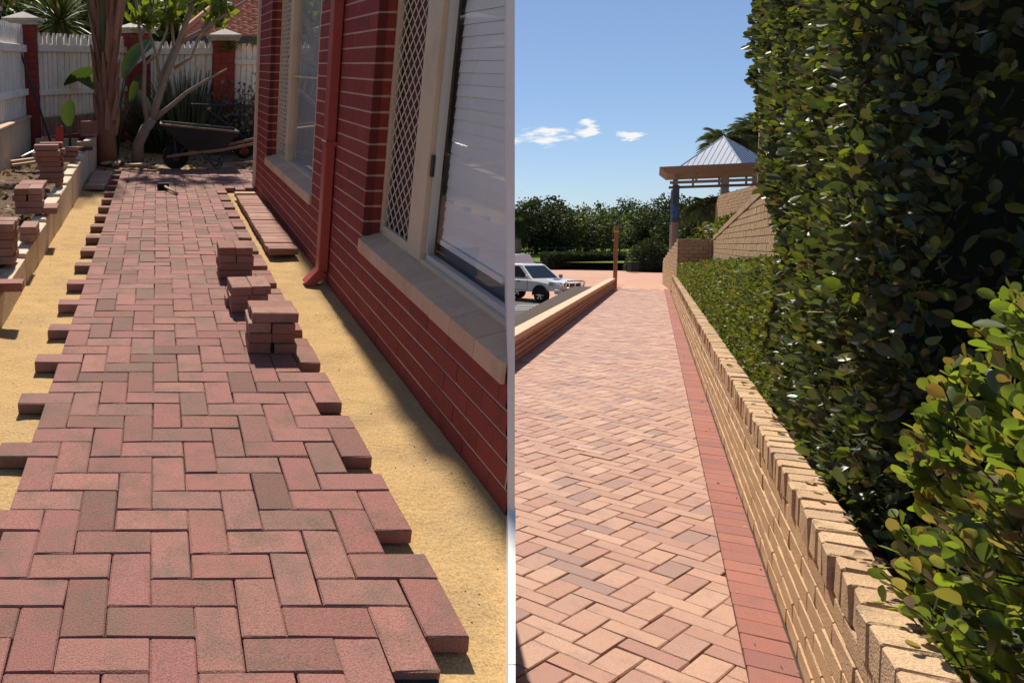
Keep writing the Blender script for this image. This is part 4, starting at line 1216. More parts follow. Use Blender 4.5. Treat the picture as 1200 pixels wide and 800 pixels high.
# leaf litter on the yard dirt and garden bed
n = 900
lx = np.concatenate([nrg.uniform(-.9, 1.6, n // 2), nrg.uniform(-1.8, -1.02, n // 2)]); ly = np.concatenate([nrg.uniform(11.0, 13.2, n // 2), nrg.uniform(4, 11, n // 2)])
lz = np.array([(-.05 + soil_z(a, b) * .6 + max(0, b - 11.9) * .13) if a > -.95 else (.10 + soil_z(a, b) + .012 * (b - 3)) for a, b in zip(lx, ly)]) + .008
lit = leaves_obj('leaf_litter', np.stack([lx, ly, lz], 1), np.concatenate([nrg.normal(0, 1, (n, 2)), nrg.normal(0, .12, (n, 1))], 1), .05 + .05 * nrg.random(n), leaf_mat('litter leaf', [(.22, .14, .08), (.13, .08, .05), (.33, .23, .14)], .1, .8), None, LW, LEAF4, .8, .1)
tag(lit, kind='stuff')

# ================================================================== THE FINISHED PATH
QB0, QB1 = .335, .500               # border course
def sheet_q(name, m, q0, q1, t0, t1, z, nx=1, ny=1, zf=None):
    return sheet(name, m, q0, q1, t0, t1, z, RM(0, 0), nx, ny, zf)
sheet_q('path_bed', JOINT, -2.6, .52, 1.0, 34.0, -.012)
def clip_poly(poly, q):
    out = []
    for i in range(len(poly)):
        a, b = poly[i], poly[(i + 1) % len(poly)]
        if a[0] <= q: out.append(a)
        if (a[0] <= q) != (b[0] <= q):
            s = (q - a[0]) / (b[0] - a[0]); out.append((q, a[1] + s * (b[1] - a[1])))
    return out
def street_path():
    root = empty('paved_path', RM(0, 0, -.05), kind='structure')
    u = .112; ang = R(69); ca, sa = math.cos(ang), math.sin(ang)
    me = brick_meshes('paver', 2 * u - .0045, u - .0045, .05, PAVER_R, .0045, 7, .0016)
    items = []; seen = set()
    def lim_left(t): return -1.72 + .0155 * (t - 11)
    N = int(36 / u)
    for a in range(-60, N):
        for b in range(-160, N):
            cx, cy = (a + .5) * u, (b + .5) * u
            q, t = cx * ca - cy * sa, cx * sa + cy * ca
            if not (lim_left(t) - .35 < q < QB0 + .25 and 1.7 < t < 33.2): continue
            k = herring(a, b)
            if k in seen: continue
            seen.add(k)
            if k[0] == 'H': c = ((k[1] + 1) * u, (k[2] + .5) * u); hl = (u, u / 2); rz = ang
            else: c = ((k[1] + .5) * u, (k[2] + 1) * u); hl = (u / 2, u); rz = ang + math.pi / 2
            q, t = c[0] * ca - c[1] * sa, c[0] * sa + c[1] * ca
            items.append((t, q, rz, c, hl))
    items.sort()
    rest = MB(); n_obj = 0
    def seen_near(t, q):
        w = QP(q, t); return w.y > 1.5 and w.x / max(w.y, .1) > .44 and w.y > 2.45
    for (t, q, rz, c, hl) in items:
        cor = [(c[0] + sx * (hl[0] - .0023), c[1] + sy * (hl[1] - .0023)) for sx, sy in ((-1, -1), (1, -1), (1, 1), (-1, 1))]
        cor = [(x * ca - y * sa, x * sa + y * ca) for x, y in cor]
        cut = max(p[0] for p in cor) > QB0 - .002
        poly = clip_poly(cor, QB0 - .002) if cut else cor
        if len(poly) < 3: continue
        area = abs(sum(poly[i][0] * poly[(i + 1) % len(poly)][1] - poly[(i + 1) % len(poly)][0] * poly[i][1] for i in range(len(poly)))) / 2
        if area < .0006: continue
        dz = rng.gauss(0, .0012)
        if seen_near(t, q) and n_obj < 298:
            n_obj += 1
            if not cut:
                inst('paver', rng.choice(me), root, Matrix.Translation((q, t, dz)) @ Euler((rng.gauss(0, .006), rng.gauss(0, .006), rz + rng.gauss(0, .005))).to_matrix().to_4x4())
            else:
                MB().prism(poly, 0, .05 + dz, ch=.003, r=0).build('paver', PAVER_R, root)
        else:
            rest.prism(poly, .02, .05 + dz, ch=.003 if t < 12 else 0)
    rest.build('paver_field', PAVER_R, root)['kind'] = 'stuff'
    # border course
    stp = .148; bm = brick_meshes('border_paver', QB1 - QB0 - .003, stp - .0035, .05, BORDER, .003, 4, .001)
    t = 1.7; i = 0
    while t < 33.5:
        M = Matrix.Translation(((QB0 + QB1) / 2, t + stp / 2, rng.gauss(0, .0008))) @ Euler((0, 0, rng.gauss(0, .006))).to_matrix().to_4x4()
        inst('border_paver', rng.choice(bm), root, M); t += stp
street_path()

def bricks_on(root, L, top, c, bl, depth, m, mort, limit=290, name='brick', key=None, joint=.010, recess=.012, bot=0.0, jit=.0015, off0=0.0):
    """running-bond bricks along local x, face at y=0 looking +y; top(x) is the wall's height"""
    items = []
    k = 0
    zmax = max(top(x) for x in np.linspace(0, L, 40))
    while bot + (k + 1) * c <= zmax + .001:
        x = -bl * .5 * (k % 2) - off0
        while x < L:
            a, b = max(x, 0), min(x + bl, L)
            if b - a > .04:
                za, zb = top(a), top(b); z1 = bot + (k + 1) * c
                if min(za, zb) >= z1 - .001: items.append((a, b, bot + k * c))
                elif max(za, zb) > z1 - c * .5:
                    mid = (a + b) / 2
                    if top(mid) >= z1 - .5 * c: items.append((a, b, bot + k * c))
            x += bl
        k += 1
    if key: items.sort(key=key)
    cache = {}; rest = MB()
    for i, (a, b, z) in enumerate(items):
        l = round(b - a - joint, 3)
        vs, fs = chamfer_box(-l / 2, l / 2, -depth, 0, joint / 2, c - joint / 2, .004)
        M = Matrix.Translation(((a + b) / 2, rng.gauss(0, jit), z)) @ Euler((rng.gauss(0, .004), 0, rng.gauss(0, .003))).to_matrix().to_4x4()
        if i < limit:
            kk = (l, i % 3)
            if kk not in cache:
                vv = [(x + rng.gauss(0, .0012), y + rng.gauss(0, .0012), zz + rng.gauss(0, .001)) for x, y, zz in vs]
                cache[kk] = MB().add(vv, fs, r=0).mesh(name, m)
            inst(name, cache[kk], root, M)
        else: rest.add(vs, fs, M)
    if rest.v: rest.build('far_brickwork', m, root)['kind'] = 'stuff'
    # mortar body following the top
    xs = np.linspace(0, L, 25); vs = []; fs = []
    for x in xs:
        for y in (-recess, -depth - .004):
            vs += [(x, y, bot), (x, y, max(bot + .01, top(x) - .004))]
    for i in range(len(xs) - 1):
        a, b = i * 4, i * 4 + 4
        fs += [(a, b, b + 1, a + 1), (a + 2, a + 3, b + 3, b + 2), (a + 1, b + 1, b + 3, a + 3)]
    fs += [(0, 1, 3, 2), (len(xs) * 4 - 4, len(xs) * 4 - 2, len(xs) * 4 - 1, len(xs) * 4 - 3)]
    MB().add(vs, fs, r=0).build('mortar', mort, root)

# garden wall along the right of the path
def garden_wall():
    T0, T1 = 1.6, 29.9
    t = empty('brick_garden_wall', RM(QB1 + .002, T0, 0, math.pi / 2), 'long low tan brick wall with on-edge capping between path and hedges', 'wall')
    c = .0835
    bricks_on(t, T1 - T0, lambda x: 6 * c, c, .31, .10, TAN, TANMORT, limit=290, key=lambda b: b[0] - b[2] * .5, joint=.011, recess=.010, jit=.0012)
    cm = brick_meshes('cap_brick', .117, .118, .122, TANCAP, .007, 5, .003)
    x = 0
    while x < T1 - T0 - .06:
        inst('cap_brick', rng.choice(cm), t, Matrix.Translation((x + .062, -.052 + rng.gauss(0, .003), 6 * c + .002 + rng.gauss(0, .002))) @ Euler((rng.gauss(0, .01), rng.gauss(0, .01), rng.gauss(0, .015) + math.pi / 2)).to_matrix().to_4x4())
        x += .130
    MB().box(0, T1 - T0, -.098, -.012, 6 * c, 6 * c + .108).build('cap_mortar', TANMORT, t)
garden_wall()
# low wall on the left of the path
def low_wall():
    a, b = QP(-1.635, 6.3), QP(-1.19, 32.3)
    d = b - a; L = d.length; rz = math.atan2(-d.y, -d.x)
    t = empty('brick_low_wall', Matrix.Translation(b) @ Matrix.Rotation(rz, 4, 'Z'), 'low pinkish brick wall with smooth cream capping beside the car park', 'wall')
    c = .078
    bricks_on(t, L, lambda x: 4.5 * c, c, .32, .11, PINKB, PINKMORT, limit=280, key=lambda q: -q[0], joint=.015, recess=.014)
    x = 0
    while x < L:
        l = min(.60, L - x)
        MB().box(x + .002, x + l - .002, -.16, .03, 4 * c + .001, 4 * c + .085, ch=.006).build('capping', mat('cream capping', (.60, .43, .29), speck=.2, stain=(.48, .33, .22), stain_scale=5) if x == 0 else bpy.data.materials['cream capping'], t)
        x += .60
    MB().box(0, L, -.14, -.115, -.87, 4 * c).build('car_park_face', bpy.data.materials['cream capping'], t)
low_wall()

# ------------------------------------------------------------------ plaza, car park, lawn
def plaza_z(q, t):
    return -.85 * max(0, min(1, (45 - t) / 6.0)) if q < -1.25 - max(0, (t - 32) * .06) else 0.0
sheet_q('plaza', FARPAV, -34, 12, 32.6, 56, -.005, 92, 60, plaza_z)
sheet_q('car_park', ASPHALT, -40, -1.75, 4.0, 39.6, -.848)
for i in range(4):
    tag(MB().box(-3.0, 3.0, -.05, .05, 0, .004).build('bay_line', DOTS, None, WM(11.4 + i * 2.1, 28.6 + i * 1.1, -.847, R(10))), kind='structure')
sheet_q('lawn', GRASS, -90, 60, 56, 140, .55, 30, 30, lambda q, t: min(1.2, (t - 56) * .035) + fbm(q, t, .08) * .12)
sheet_q('garden_bed', SOIL, .60, 30, 1.0, 56, .30, 20, 40, lambda q, t: fbm(q, t, .8) * .05)

# retaining walls by the pavilion
def step_walls():
    t = empty('planter_wall', RM(1.56, 29.98, 0, math.pi), 'tan brick planter wall end facing the path bend', 'wall')
    bricks_on(t, .91, lambda x: 1.68, .12, .25, .10, TAN, TANMORT, joint=.014, recess=.012)
    for i in range(8):
        MB().box(i * .1137 + .003, (i + 1) * .1137 - .003, -.2, .005, 1.682, 1.80, ch=.005).build('cap_brick', TANCAP, t)
    t = empty('planter_side_wall', RM(.63, 30.0, 0, math.pi / 2 + .040), 'sunlit tan planter side wall with a top sloping down along the path', 'wall')
    bricks_on(t, 8.0, lambda x: 1.80 - .105 * x, .12, .25, .18, TAN, TANMORT, joint=.012)
    t = empty('raked_wall', RM(1.562, 12.5, 0, math.pi / 2), 'sunlit tan brick wall with a raked top stepping up to the building', 'wall')
    top = lambda x: 1.76 + max(0, (29.96 - 12.5 - x)) * .0565
    bricks_on(t, 29.96 - 12.5, top, .135, .30, .12, TAN, TANMORT, limit=295, key=lambda b: abs(b[0] - 8) - b[2], joint=.014)
    n = 58; L = 29.96 - 12.5
    for i in range(n):
        x0, x1 = L * i / n + .004, L * (i + 1) / n - .004
        MB().hexa([(x0, -.15, top(x0) + .004), (x0, .012, top(x0) + .004), (x1, .012, top(x1) + .004), (x1, -.15, top(x1) + .004), (x0, -.15, top(x0) + .13), (x0, .012, top(x0) + .13), (x1, .012, top(x1) + .13), (x1, -.15, top(x1) + .13)][::-1] if False else
                  [(x0, .012, top(x0) + .004), (x0, -.15, top(x0) + .004), (x1, -.15, top(x1) + .004), (x1, .012, top(x1) + .004), (x0, .012, top(x0) + .13), (x0, -.15, top(x0) + .13), (x1, -.15, top(x1) + .13), (x1, .012, top(x1) + .13)]).build('cap_brick', TANCAP, t)
    a, b = QP(2.10, 39.6), QP(3.12, 31.0)
    d = a - b; rz = math.atan2(d.y, d.x)
    t = empty('terrace_wall', Matrix.Translation((b.x, b.y, 1.2)) @ Matrix.Rotation(rz, 4, 'Z'), 'upper tan brick terrace wall below the pavilion roof', 'wall')
    bricks_on(t, d.length, lambda x: 2.45 if x < d.length - .5 else 2.45 - (x - d.length + .5) * .7, .12, .28, .16, TAN, TANMORT, joint=.012)
step_walls()

# ------------------------------------------------------------------ pavilion
FASCIA = mat('brown fascia', (.27, .19, .145), speck=.08, stain=(.24, .15, .11), stain_scale=2, bump=.05, rough=.6)
POSTD = mat('dark blue grey post paint', (.075, .09, .105), stain=(.05, .06, .075), stain_scale=4, speck=.1, rough=.6)
POSTT = mat('tan post paint', (.33, .23, .18), stain=(.28, .19, .15), stain_scale=5, speck=.1)
ROOF_LIT = mat('sunlit tone roof metal', (.74, .75, .76), speck=.04, bump=.02, rough=.3, metal=.25)  # roof metal with the sunlit face's brightness put into the colour
ROOF_SHADE = mat('shaded tone roof metal', (.05, .09, .19), speck=.04, bump=.02, rough=.4, metal=.2)  # same roof metal, the shaded face's dark blue put into the colour
def pavilion():
    t = empty('pavilion', RM(2.45, 42.6, 0), 'open pavilion with brown fascia, round posts and pale pyramid roof', 'pavilion')
    h = 2.35; z0, z1 = 4.72, 5.0
    f = MB()
    f.hexa([(-h + .28, -h + .28, z0), (h - .28, -h + .28, z0), (h - .28, h - .28, z0), (-h + .28, h - .28, z0), (-h, -h, z1), (h, -h, z1), (h, h, z1), (-h, h, z1)])
    f.build('fascia', FASCIA, t)
    za, zz = 5.05, 6.42
    N = [(-1.75, .35, za), (.55, -1.7, za), (1.75, -.35, za), (-.55, 1.7, za), (0, 0, zz)]
    r_ = MB()
    r_.add(N, [(1, 2, 4), (3, 0, 4), (0, 3, 2, 1)], r=.2)
    r_.add([(-h, -h, z1 + .003), (h, -h, z1 + .003), (h, h, z1 + .003), (-h, h, z1 + .003)], [(0, 1, 2, 3)], r=.2)
    ro = r_.build('roof', ROOF_SHADE, t)
    MB().add(N, [(0, 1, 4), (2, 3, 4)], r=.2).build('roof_sheet', ROOF_LIT, ro)
    rb = MB()
    for k in range(4): rb.tube([Vector(N[k]) + Vector((0, 0, .01)), (0, 0, zz + .01)], .022, 6)
    rb.build('ridge_flashing', ROOF_LIT, ro)
    ri = MB()
    for (ia, ib) in ((0, 1), (1, 2)):
        A_, B_ = Vector(N[ia]), Vector(N[ib]); ap = Vector(N[4])
        foot = A_ + (B_ - A_) * max(0, min(1, (ap - A_).dot(B_ - A_) / (B_ - A_).length_squared)); up_ = (ap - foot)
        for k in range(1, 12):
            p_ = A_.lerp(B_, k / 12); sfrac = (k / 12) / max(.01, (foot - A_).length / (B_ - A_).length); sfrac = sfrac if sfrac < 1 else (1 - k / 12) / max(.01, 1 - (foot - A_).length / (B_ - A_).length)
            ri.tube([p_ + Vector((0, 0, .008)), p_ + up_ * min(1, sfrac) * .98 + Vector((0, 0, .008))], .010, 4)
    ri.build('roof_ribs', ROOF_LIT, ro)['kind'] = 'stuff'
    for (x, y) in ((-1.72, -1.72), (1.72, -1.72), (1.72, 1.72), (-1.72, 1.72)):
        po = MB().lathe([(.13, 2.6), (.13, 4.22)], 18, M=Matrix.Translation((x, y, 0))).build('post', POSTD, t, None, False)
        MB().lathe([(.135, .2), (.135, 2.598)], 18, M=Matrix.Translation((x, y, 0))).build('post_base', POSTT, po)
        MB().lathe([(.07, 4.22), (.07, 4.73)], 10, M=Matrix.Translation((x, y, 0))).build('post_head', POSTT, po)
        if x < 0 and y < 0:
            b = MB()
            for i in range(26):
                a = rng.uniform(3.4, 5.2); z = 2.85 + rng.random() ** 2 * .5
                b.box(-.03, .03, -.004, .004, -.035, .035, M=Matrix.Translation((x + math.cos(a) * .133, y + math.sin(a) * .133, z)) @ Matrix.Rotation(a + math.pi / 2, 4, 'Z'))
            b.build('blue_paint_marks', mat('blue paint mark', (.06, .19, .50), speck=.1), po)
    for a in range(4):
        M = Matrix.Rotation(a * math.pi / 2, 4, 'Z')
        MB().box(-1.95, 1.95, -1.77, -1.67, 4.28, 4.40, M=M).build('beam', POSTT, t)
        for x in (-1.0, 0, 1.0): MB().box(x - .04, x + .04, -1.76, -1.68, 4.40, 4.73, M=M).build('strut', POSTT, t)
pavilion()
t = empty('brick_pier', RM(3.22, 37.2, 0), 'tall slim tan brick pier rising past the pavilion roof', 'pier')
bricks_on(t, .36, lambda x: 5.6, .12, .36, .30, TAN, TANMORT, joint=.012, bot=1.0)
MB().box(0.0, .36, -.31, 0.0, 5.61, 6.75, ch=.01).build('upper_shaft', mat('pier render', (.56, .36, .22), speck=.2, stain=(.46, .29, .18), stain_scale=6), t)
MB().box(.40, .62, -.34, .05, 2.0, 6.4).build('glazing', mat('pale glazing', (.55, .60, .64), rough=.2, metal=.3, speck=.05), t)
MB().lathe([(.32, 6.76), (.31, 6.95), (.24, 7.12), (.1, 7.22), (.02, 7.24)], 16, M=Matrix.Translation((.18, -.15, 0))).build('dome_cap', METALROOF, t, None, True)

# timber post at the end of the low wall
t = empty('marker_post', RM(-1.17, 32.45, 0), 'thin orange-brown timber post at the end of the low wall', 'post')
MB().lathe([(.065, -.1), (.065, 2.24), (.05, 2.3)], 12).build('shaft', mat('orange timber', (.42, .18, .075), stain=(.3, .13, .06), stain_scale=6, aniso=(3, 3, .4)), t)
MB().lathe([(.07, 2.05), (.07, 2.12)], 12).build('band', mat('pale band', (.6, .42, .3)), t)

# ------------------------------------------------------------------ utility vehicle
def ute():
    S = .93
    hd = math.atan2(-.951, .309)
    t = empty('pickup_truck', Matrix.Translation((16.5, 33.95, -.847)) @ Matrix.Rotation(hd, 4, 'Z') @ Matrix.Scale(S, 4), 'white dual-cab pickup truck with chrome front bar in the car park', 'pickup truck')
    PAINT = mat('white car paint', (.74, .75, .77), speck=.0, bump=0, rough=.25, spec=.5, coat=.6)
    CHROME = mat('chrome', (.72, .72, .72), rough=.12, metal=1, speck=0, bump=0)
    GREYP = mat('grey plastic', (.18, .18, .18), speck=.05, bump=.05, rough=.6)
    def loft(secs, n=3):
        vs, fs = [], []
        for (x, zb, zt, w, cr) in secs:
            vs += [(x, -w, zb + cr), (x, -w + cr * .5, zb), (x, w - cr * .5, zb), (x, w, zb + cr), (x, w * 1.0, zt - cr * 1.5), (x, w - cr, zt), (x, -w + cr, zt), (x, -w, zt - cr * 1.5)]
        for i in range(len(secs) - 1):
            for k in range(8):
                fs.append((i * 8 + k, i * 8 + (k + 1) % 8, (i + 1) * 8 + (k + 1) % 8, (i + 1) * 8 + k))
        fs += [tuple(range(8)), tuple((len(secs) - 1) * 8 + k for k in range(8))[::-1]]
        return MB().add(vs, [f[::-1] for f in fs], r=0)
    body = loft([(-2.55, .60, 1.05, .84, .05), (-1.3, .50, 1.08, .89, .06), (.85, .48, 1.08, .89, .06), (1.35, .52, 1.07, .88, .07), (2.0, .56, 1.02, .86, .09), (2.32, .60, .93, .80, .10), (2.42, .62, .84, .72, .08)]).build('body', PAINT, t, None, False)
    cab = MB()
    B = [(-1.15, .84), (.98, .84)]; zb, zt = 1.06, 1.70
    base = [(-1.22, -.85, zb), (.98, -.85, zb), (.98, .85, zb), (-1.22, .85, zb)]
    top = [(-1.0, -.66, zt), (.18, -.66, zt), (.18, .66, zt), (-1.0, .66, zt)]
    cab.add(base + top + [(-.95, -.55, zt + .05), (.10, -.55, zt + .05), (.10, .55, zt + .05), (-.95, .55, zt + .05)],
            [(0, 1, 5, 4), (1, 2, 6, 5), (2, 3, 7, 6), (3, 0, 4, 7), (4, 5, 9, 8), (5, 6, 10, 9), (6, 7, 11, 10), (7, 4, 8, 11), (8, 9, 10, 11)], r=0)
    cb = cab.build('cab', PAINT, t)
    DG = mat('dark car glass', (.012, .016, .024), rough=.08, speck=0, bump=0, spec=.7)
    def on(quad, P4, off):
        A, B_, C, D = [Vector(p) for p in P4]
        nrm = (B_ - A).cross(D - A).normalized()
        return [tuple((A.lerp(B_, u)).lerp(D.lerp(C, u), v) + nrm * off) for u, v in quad]
    ws = on([(.06, .06), (.94, .06), (.95, .93), (.05, .93)], (base[1], base[2], top[2], top[1]), .008)
    MB().add(ws, [(0, 1, 2, 3)], r=0).build('windscreen', DG, cb)
    for sgn in (0, 1):
        P4 = (base[0], base[1], top[1], top[0]) if sgn == 0 else (base[2], base[3], top[3], top[2])
        for q in ([(.05, .10), (.44, .10), (.44, .90), (.12, .90)], [(.49, .10), (.93, .10), (.84, .90), (.49, .90)]):
            if sgn: q = [(1 - u, v) for u, v in q][::-1]
            MB().add(on(q, P4, .008), [(0, 1, 2, 3)], r=0).build('side_window', DG, cb)
    for s in (-1, 1):
        MB().box(.80, .92, s * .97 - .09, s * .97 + .09, 1.08, 1.26, ch=.03).build('mirror', PAINT if s < 0 else GREYP, t)
        MB().box(.15, .32, s * .895 - .01, s * .895 + .012, .92, .97, ch=.006).build('door_handle', BLACKM, t)
        MB().hexa([(2.14, s * .56, .80), (2.40, s * .52, .80), (2.22, s * .83, .80), (2.0, s * .865, .80), (2.14, s * .56, .965), (2.385, s * .52, .955), (2.2, s * .80, .965), (1.98, s * .868, .975)]).build('headlight', mat('headlight lens', (.55, .56, .55), rough=.1, metal=.6, speck=0, bump=0) if s < 0 else bpy.data.materials['headlight lens'], t)
        MB().box(2.44, 2.49, s * .58 - .09, s * .58 + .09, .60, .655).build('indicator', mat('amber lens', (.5, .2, .05), rough=.2, speck=0) if s < 0 else bpy.data.materials['amber lens'], t)
    MB().box(1.25, 1.62, -.22, .22, 1.05, 1.105, ch=.02).build('bonnet_scoop', PAINT, t)
    MB().box(1.615, 1.63, -.18, .18, 1.06, 1.095).build('scoop_opening', BLACKM, t)
    MB().box(2.40, 2.44, -.5, .5, .76, .93, ch=.01).build('grille', BLACKM, t)
    g = MB()
    for y_ in (-.5, -.17, .17, .5): g.box(2.44, 2.455, y_ - .02, y_ + .02, .76, .93)
    g.box(2.44, 2.456, -.5, .5, .92, .945); g.build('grille_bars', CHROME, t)
    MB().box(2.30, 2.50, -.90, .90, .45, .67, ch=.05).build('bumper', mat('pale bumper', (.58, .57, .53), speck=.03, bump=0, rough=.35), t)
    MB().box(2.50, 2.515, -.24, .24, .56, .68).build('number_plate', mat('plate', (.75, .75, .7), speck=0, bump=0), t)
    MB().box(2.49, 2.51, -.55, .55, .46, .545).build('lower_grille', BLACKM, t)
    nb = MB()
    nb.tube([(2.55, -.52, .50), (2.62, -.52, .98), (2.58, -.44, 1.03), (2.58, .44, 1.03), (2.62, .52, .98), (2.55, .52, .50)], .035, 8)
    nb.tube([(2.58, -.52, .72), (2.6, 0, .72), (2.58, .52, .72)], .03, 8); nb.build('nudge_bar', CHROME, t, None, True)
    for x in (1.52, -1.5):
        for s in (-1, 1):
            wh = bpy.data.objects.new('wheel', None); link(wh, t, Matrix.Translation((x, s * .78, .37)) @ Matrix.Rotation(R(90), 4, 'X'))
            MB().lathe([(.23, -.11), (.33, -.13), (.365, -.10), (.37, 0), (.365, .10), (.33, .13), (.23, .11)], 24).build('tyre', RUBBER, wh, None, True)
            MB().lathe([(.05, -.10), (.12, -.085), (.235, -.115), (.235, .115), (.12, .085), (.05, .10)], 20).build('rim', GREYP, wh, None, True)
            sp = MB()
            for k in range(6):
                for zz in (-.105, .105): sp.box(.03, .22, -.028, .028, zz - .012, zz + .012, M=Matrix.Rotation(k * math.pi / 3, 4, 'Z'))
            sp.lathe([(.06, -.12), (.06, .12)], 12); sp.build('spokes', CHROME, wh)
            MB().lathe([(.30, -.02), (.46, -.02), (.46, .02), (.30, .02)], 24, M=Matrix.Translation((0, .03, -s * .095))).build('arch_gap', RUBBER, wh) if False else None
            ar = MB(); n = 14
            pts = [(x + math.cos(a) * .45, s * .888, .40 + math.sin(a) * .43) for a in np.linspace(-.15, math.pi + .15, n)]
            ar.add([(x, s * .905, .40)] + [(p[0], s * .905, p[2]) for p in pts], [(0, i, i + 1) if s < 0 else (0, i + 1, i) for i in range(1, n)], r=0)
            ar.build('wheel_arch', RUBBER, t)
    for s_ in (-1, 1):
        sm = MB()
        for xx in (.78, -.22, -1.12): sm.box(xx - .008, xx + .008, s_ * .892 - .004, s_ * .892 + .004, .56, 1.02)
        sm.box(-1.12, .78, s_ * .892 - .004, s_ * .892 + .004, .545, .56)
        sm.build('door_seam', BLACKM, t)
    MB().box(-2.5, -1.25, -.80, .80, 1.06, 1.075).build('tray_cover', BLACKM, t)
ute()
# roof and shoulder of another white vehicle behind
t = empty('parked_van', WM(18.6, 41.5, -.50, R(20)), 'white van partly hidden behind the pickup truck roof', 'van')
MB().hexa([(-2.2, -.85, .35), (2.1, -.85, .35), (2.1, .85, .35), (-2.2, .85, .35), (-2.15, -.78, 1.45), (1.2, -.74, 1.62), (1.2, .74, 1.62), (-2.15, .78, 1.45)]).build('body', bpy.data.materials['white car paint'], t)
MB().hexa([(1.36, -.74, 1.1), (1.95, -.80, .75), (1.95, .80, .75), (1.36, .74, 1.1), (1.30, -.70, 1.5), (1.75, -.76, 1.05), (1.75, .76, 1.05), (1.30, .70, 1.5)]).build('windscreen', bpy.data.materials['dark car glass'], t)
for x in (-1.4, 1.4):
    for s in (-1, 1):
        MB().lathe([(.2, -.1), (.31, -.1), (.31, .1), (.2, .1)], 16, M=Matrix.Translation((x, s * .75, .31)) @ Matrix.Rotation(R(90), 4, 'X')).build('wheel', RUBBER, t)

# ------------------------------------------------------------------ hedges and bushes
HEDGE = leaf_mat('glossy hedge leaf', [(.050, .066, .036), (.066, .086, .042), (.040, .055, .031), (.082, .104, .046), (.11, .085, .05), (.048, .064, .034), (.20, .235, .042), (.060, .080, .038)], .22, .42, .6)
HEDGE_LO = leaf_mat('low hedge leaf', [(.075, .10, .028), (.105, .135, .035), (.055, .078, .024), (.15, .17, .04), (.10, .075, .04)], .34, .5, .35)
NEARB = leaf_mat('near bush leaf', [(.08, .11, .032), (.13, .165, .042), (.19, .225, .055), (.065, .09, .03), (.155, .19, .046), (.10, .135, .038), (.115, .15, .04), (.23, .25, .075), (.19, .11, .07), (.09, .125, .036), (.24, .17, .11)], .5, .32, .6)
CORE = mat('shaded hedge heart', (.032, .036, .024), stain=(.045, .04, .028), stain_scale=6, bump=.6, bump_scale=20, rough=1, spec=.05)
def hump(q, t): return fbm(q, t, 1.6, 3, 4) * .07 + fbm(q, t, 5, 2, 8) * .03
def tall_hedge():
    tr = empty('tall_hedge', RM(0, 0, 0), 'tall dense glossy-leaved hedge towering behind the tan garden wall', 'hedge')
    TN = 3.72; ZB, ZT = .45, 4.5
    def far(z): return 6.15 + max(0, z - 1.0) * .80
    P, D, S = [], [], []
    n = 40000
    z = nrg.uniform(ZB, ZT, n); t = TN + nrg.random(n) * (far(4.5) - TN)
    dep = np.abs(nrg.normal(0, .075, n))
    for i in range(n):
        f = 6.15 + max(0, z[i] - 1.0) * .80
        if t[i] > f: continue
        lean = -.05 * (z[i] - .6) * .25
        edge = min(1, (t[i] - TN) / .35); ef = min(1, (f - t[i]) / .3)
        q = .645 + hump(t[i], z[i]) + lean + dep[i] + (1 - edge) ** 2 * .12 + (1 - ef) ** 2 * .12
        P.append((q, t[i], z[i])); D.append((-.75, -.1, .55)); S.append(.047 * (1.35 if nrg.random() < .15 else 1))
    for i in range(9000):
        zz = nrg.uniform(ZB, ZT); q = .62 + nrg.random() * 2.2
        tt = TN + .12 + hump(q + 7, zz) * 1.6 + abs(nrg.normal(0, .12))
        P.append((q, tt, zz)); D.append((-.1, -.8, .5)); S.append(.060)
    for i in range(3200):
        zz = nrg.uniform(ZB, ZT); q = .66 + nrg.random() * 1.5
        P.append((q, far(zz) - abs(nrg.normal(0, .1)) + hump(q, zz), zz)); D.append((-.2, .7, .5)); S.append(.055)
    P = np.array(P); D = np.array(D); S = np.array(S) * (.6 + .8 * nrg.random(len(P)))
    leaves_obj('foliage', P, D, S, HEDGE, tr, None, LEAF11, .95, .6, kind='stuff')
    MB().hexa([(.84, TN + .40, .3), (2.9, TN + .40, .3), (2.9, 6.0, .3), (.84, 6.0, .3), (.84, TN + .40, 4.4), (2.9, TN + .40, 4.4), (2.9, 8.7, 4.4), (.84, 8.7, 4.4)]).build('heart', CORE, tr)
    b = MB()
    for i in range(70):
        zz = rng.uniform(.6, 4.2)
        if rng.random() < .55: p = Vector((.80, rng.uniform(TN + .1, 6.2), zz)); d = Vector((-.16, rng.gauss(0, .08), rng.uniform(.02, .16)))
        else: p = Vector((rng.uniform(.75, 2.4), TN + .38, zz)); d = Vector((rng.gauss(0, .1), -.30, rng.uniform(.0, .22)))
        b.tube([p, p + d * .6, p + d], [.0035, .0028, .0015], 4, cap=False)
    b.build('twigs', BARK_D, tr)['kind'] = 'stuff'
    b = MB()
    for i in range(7): b.tube([(.95 + .05 * (i % 2), TN + .55 + i * .36, .25), (.98, TN + .5 + i * .37, 2.4)], [.03, .02], 6)
    b.build('stem', BARK_D, tr)
tall_hedge()
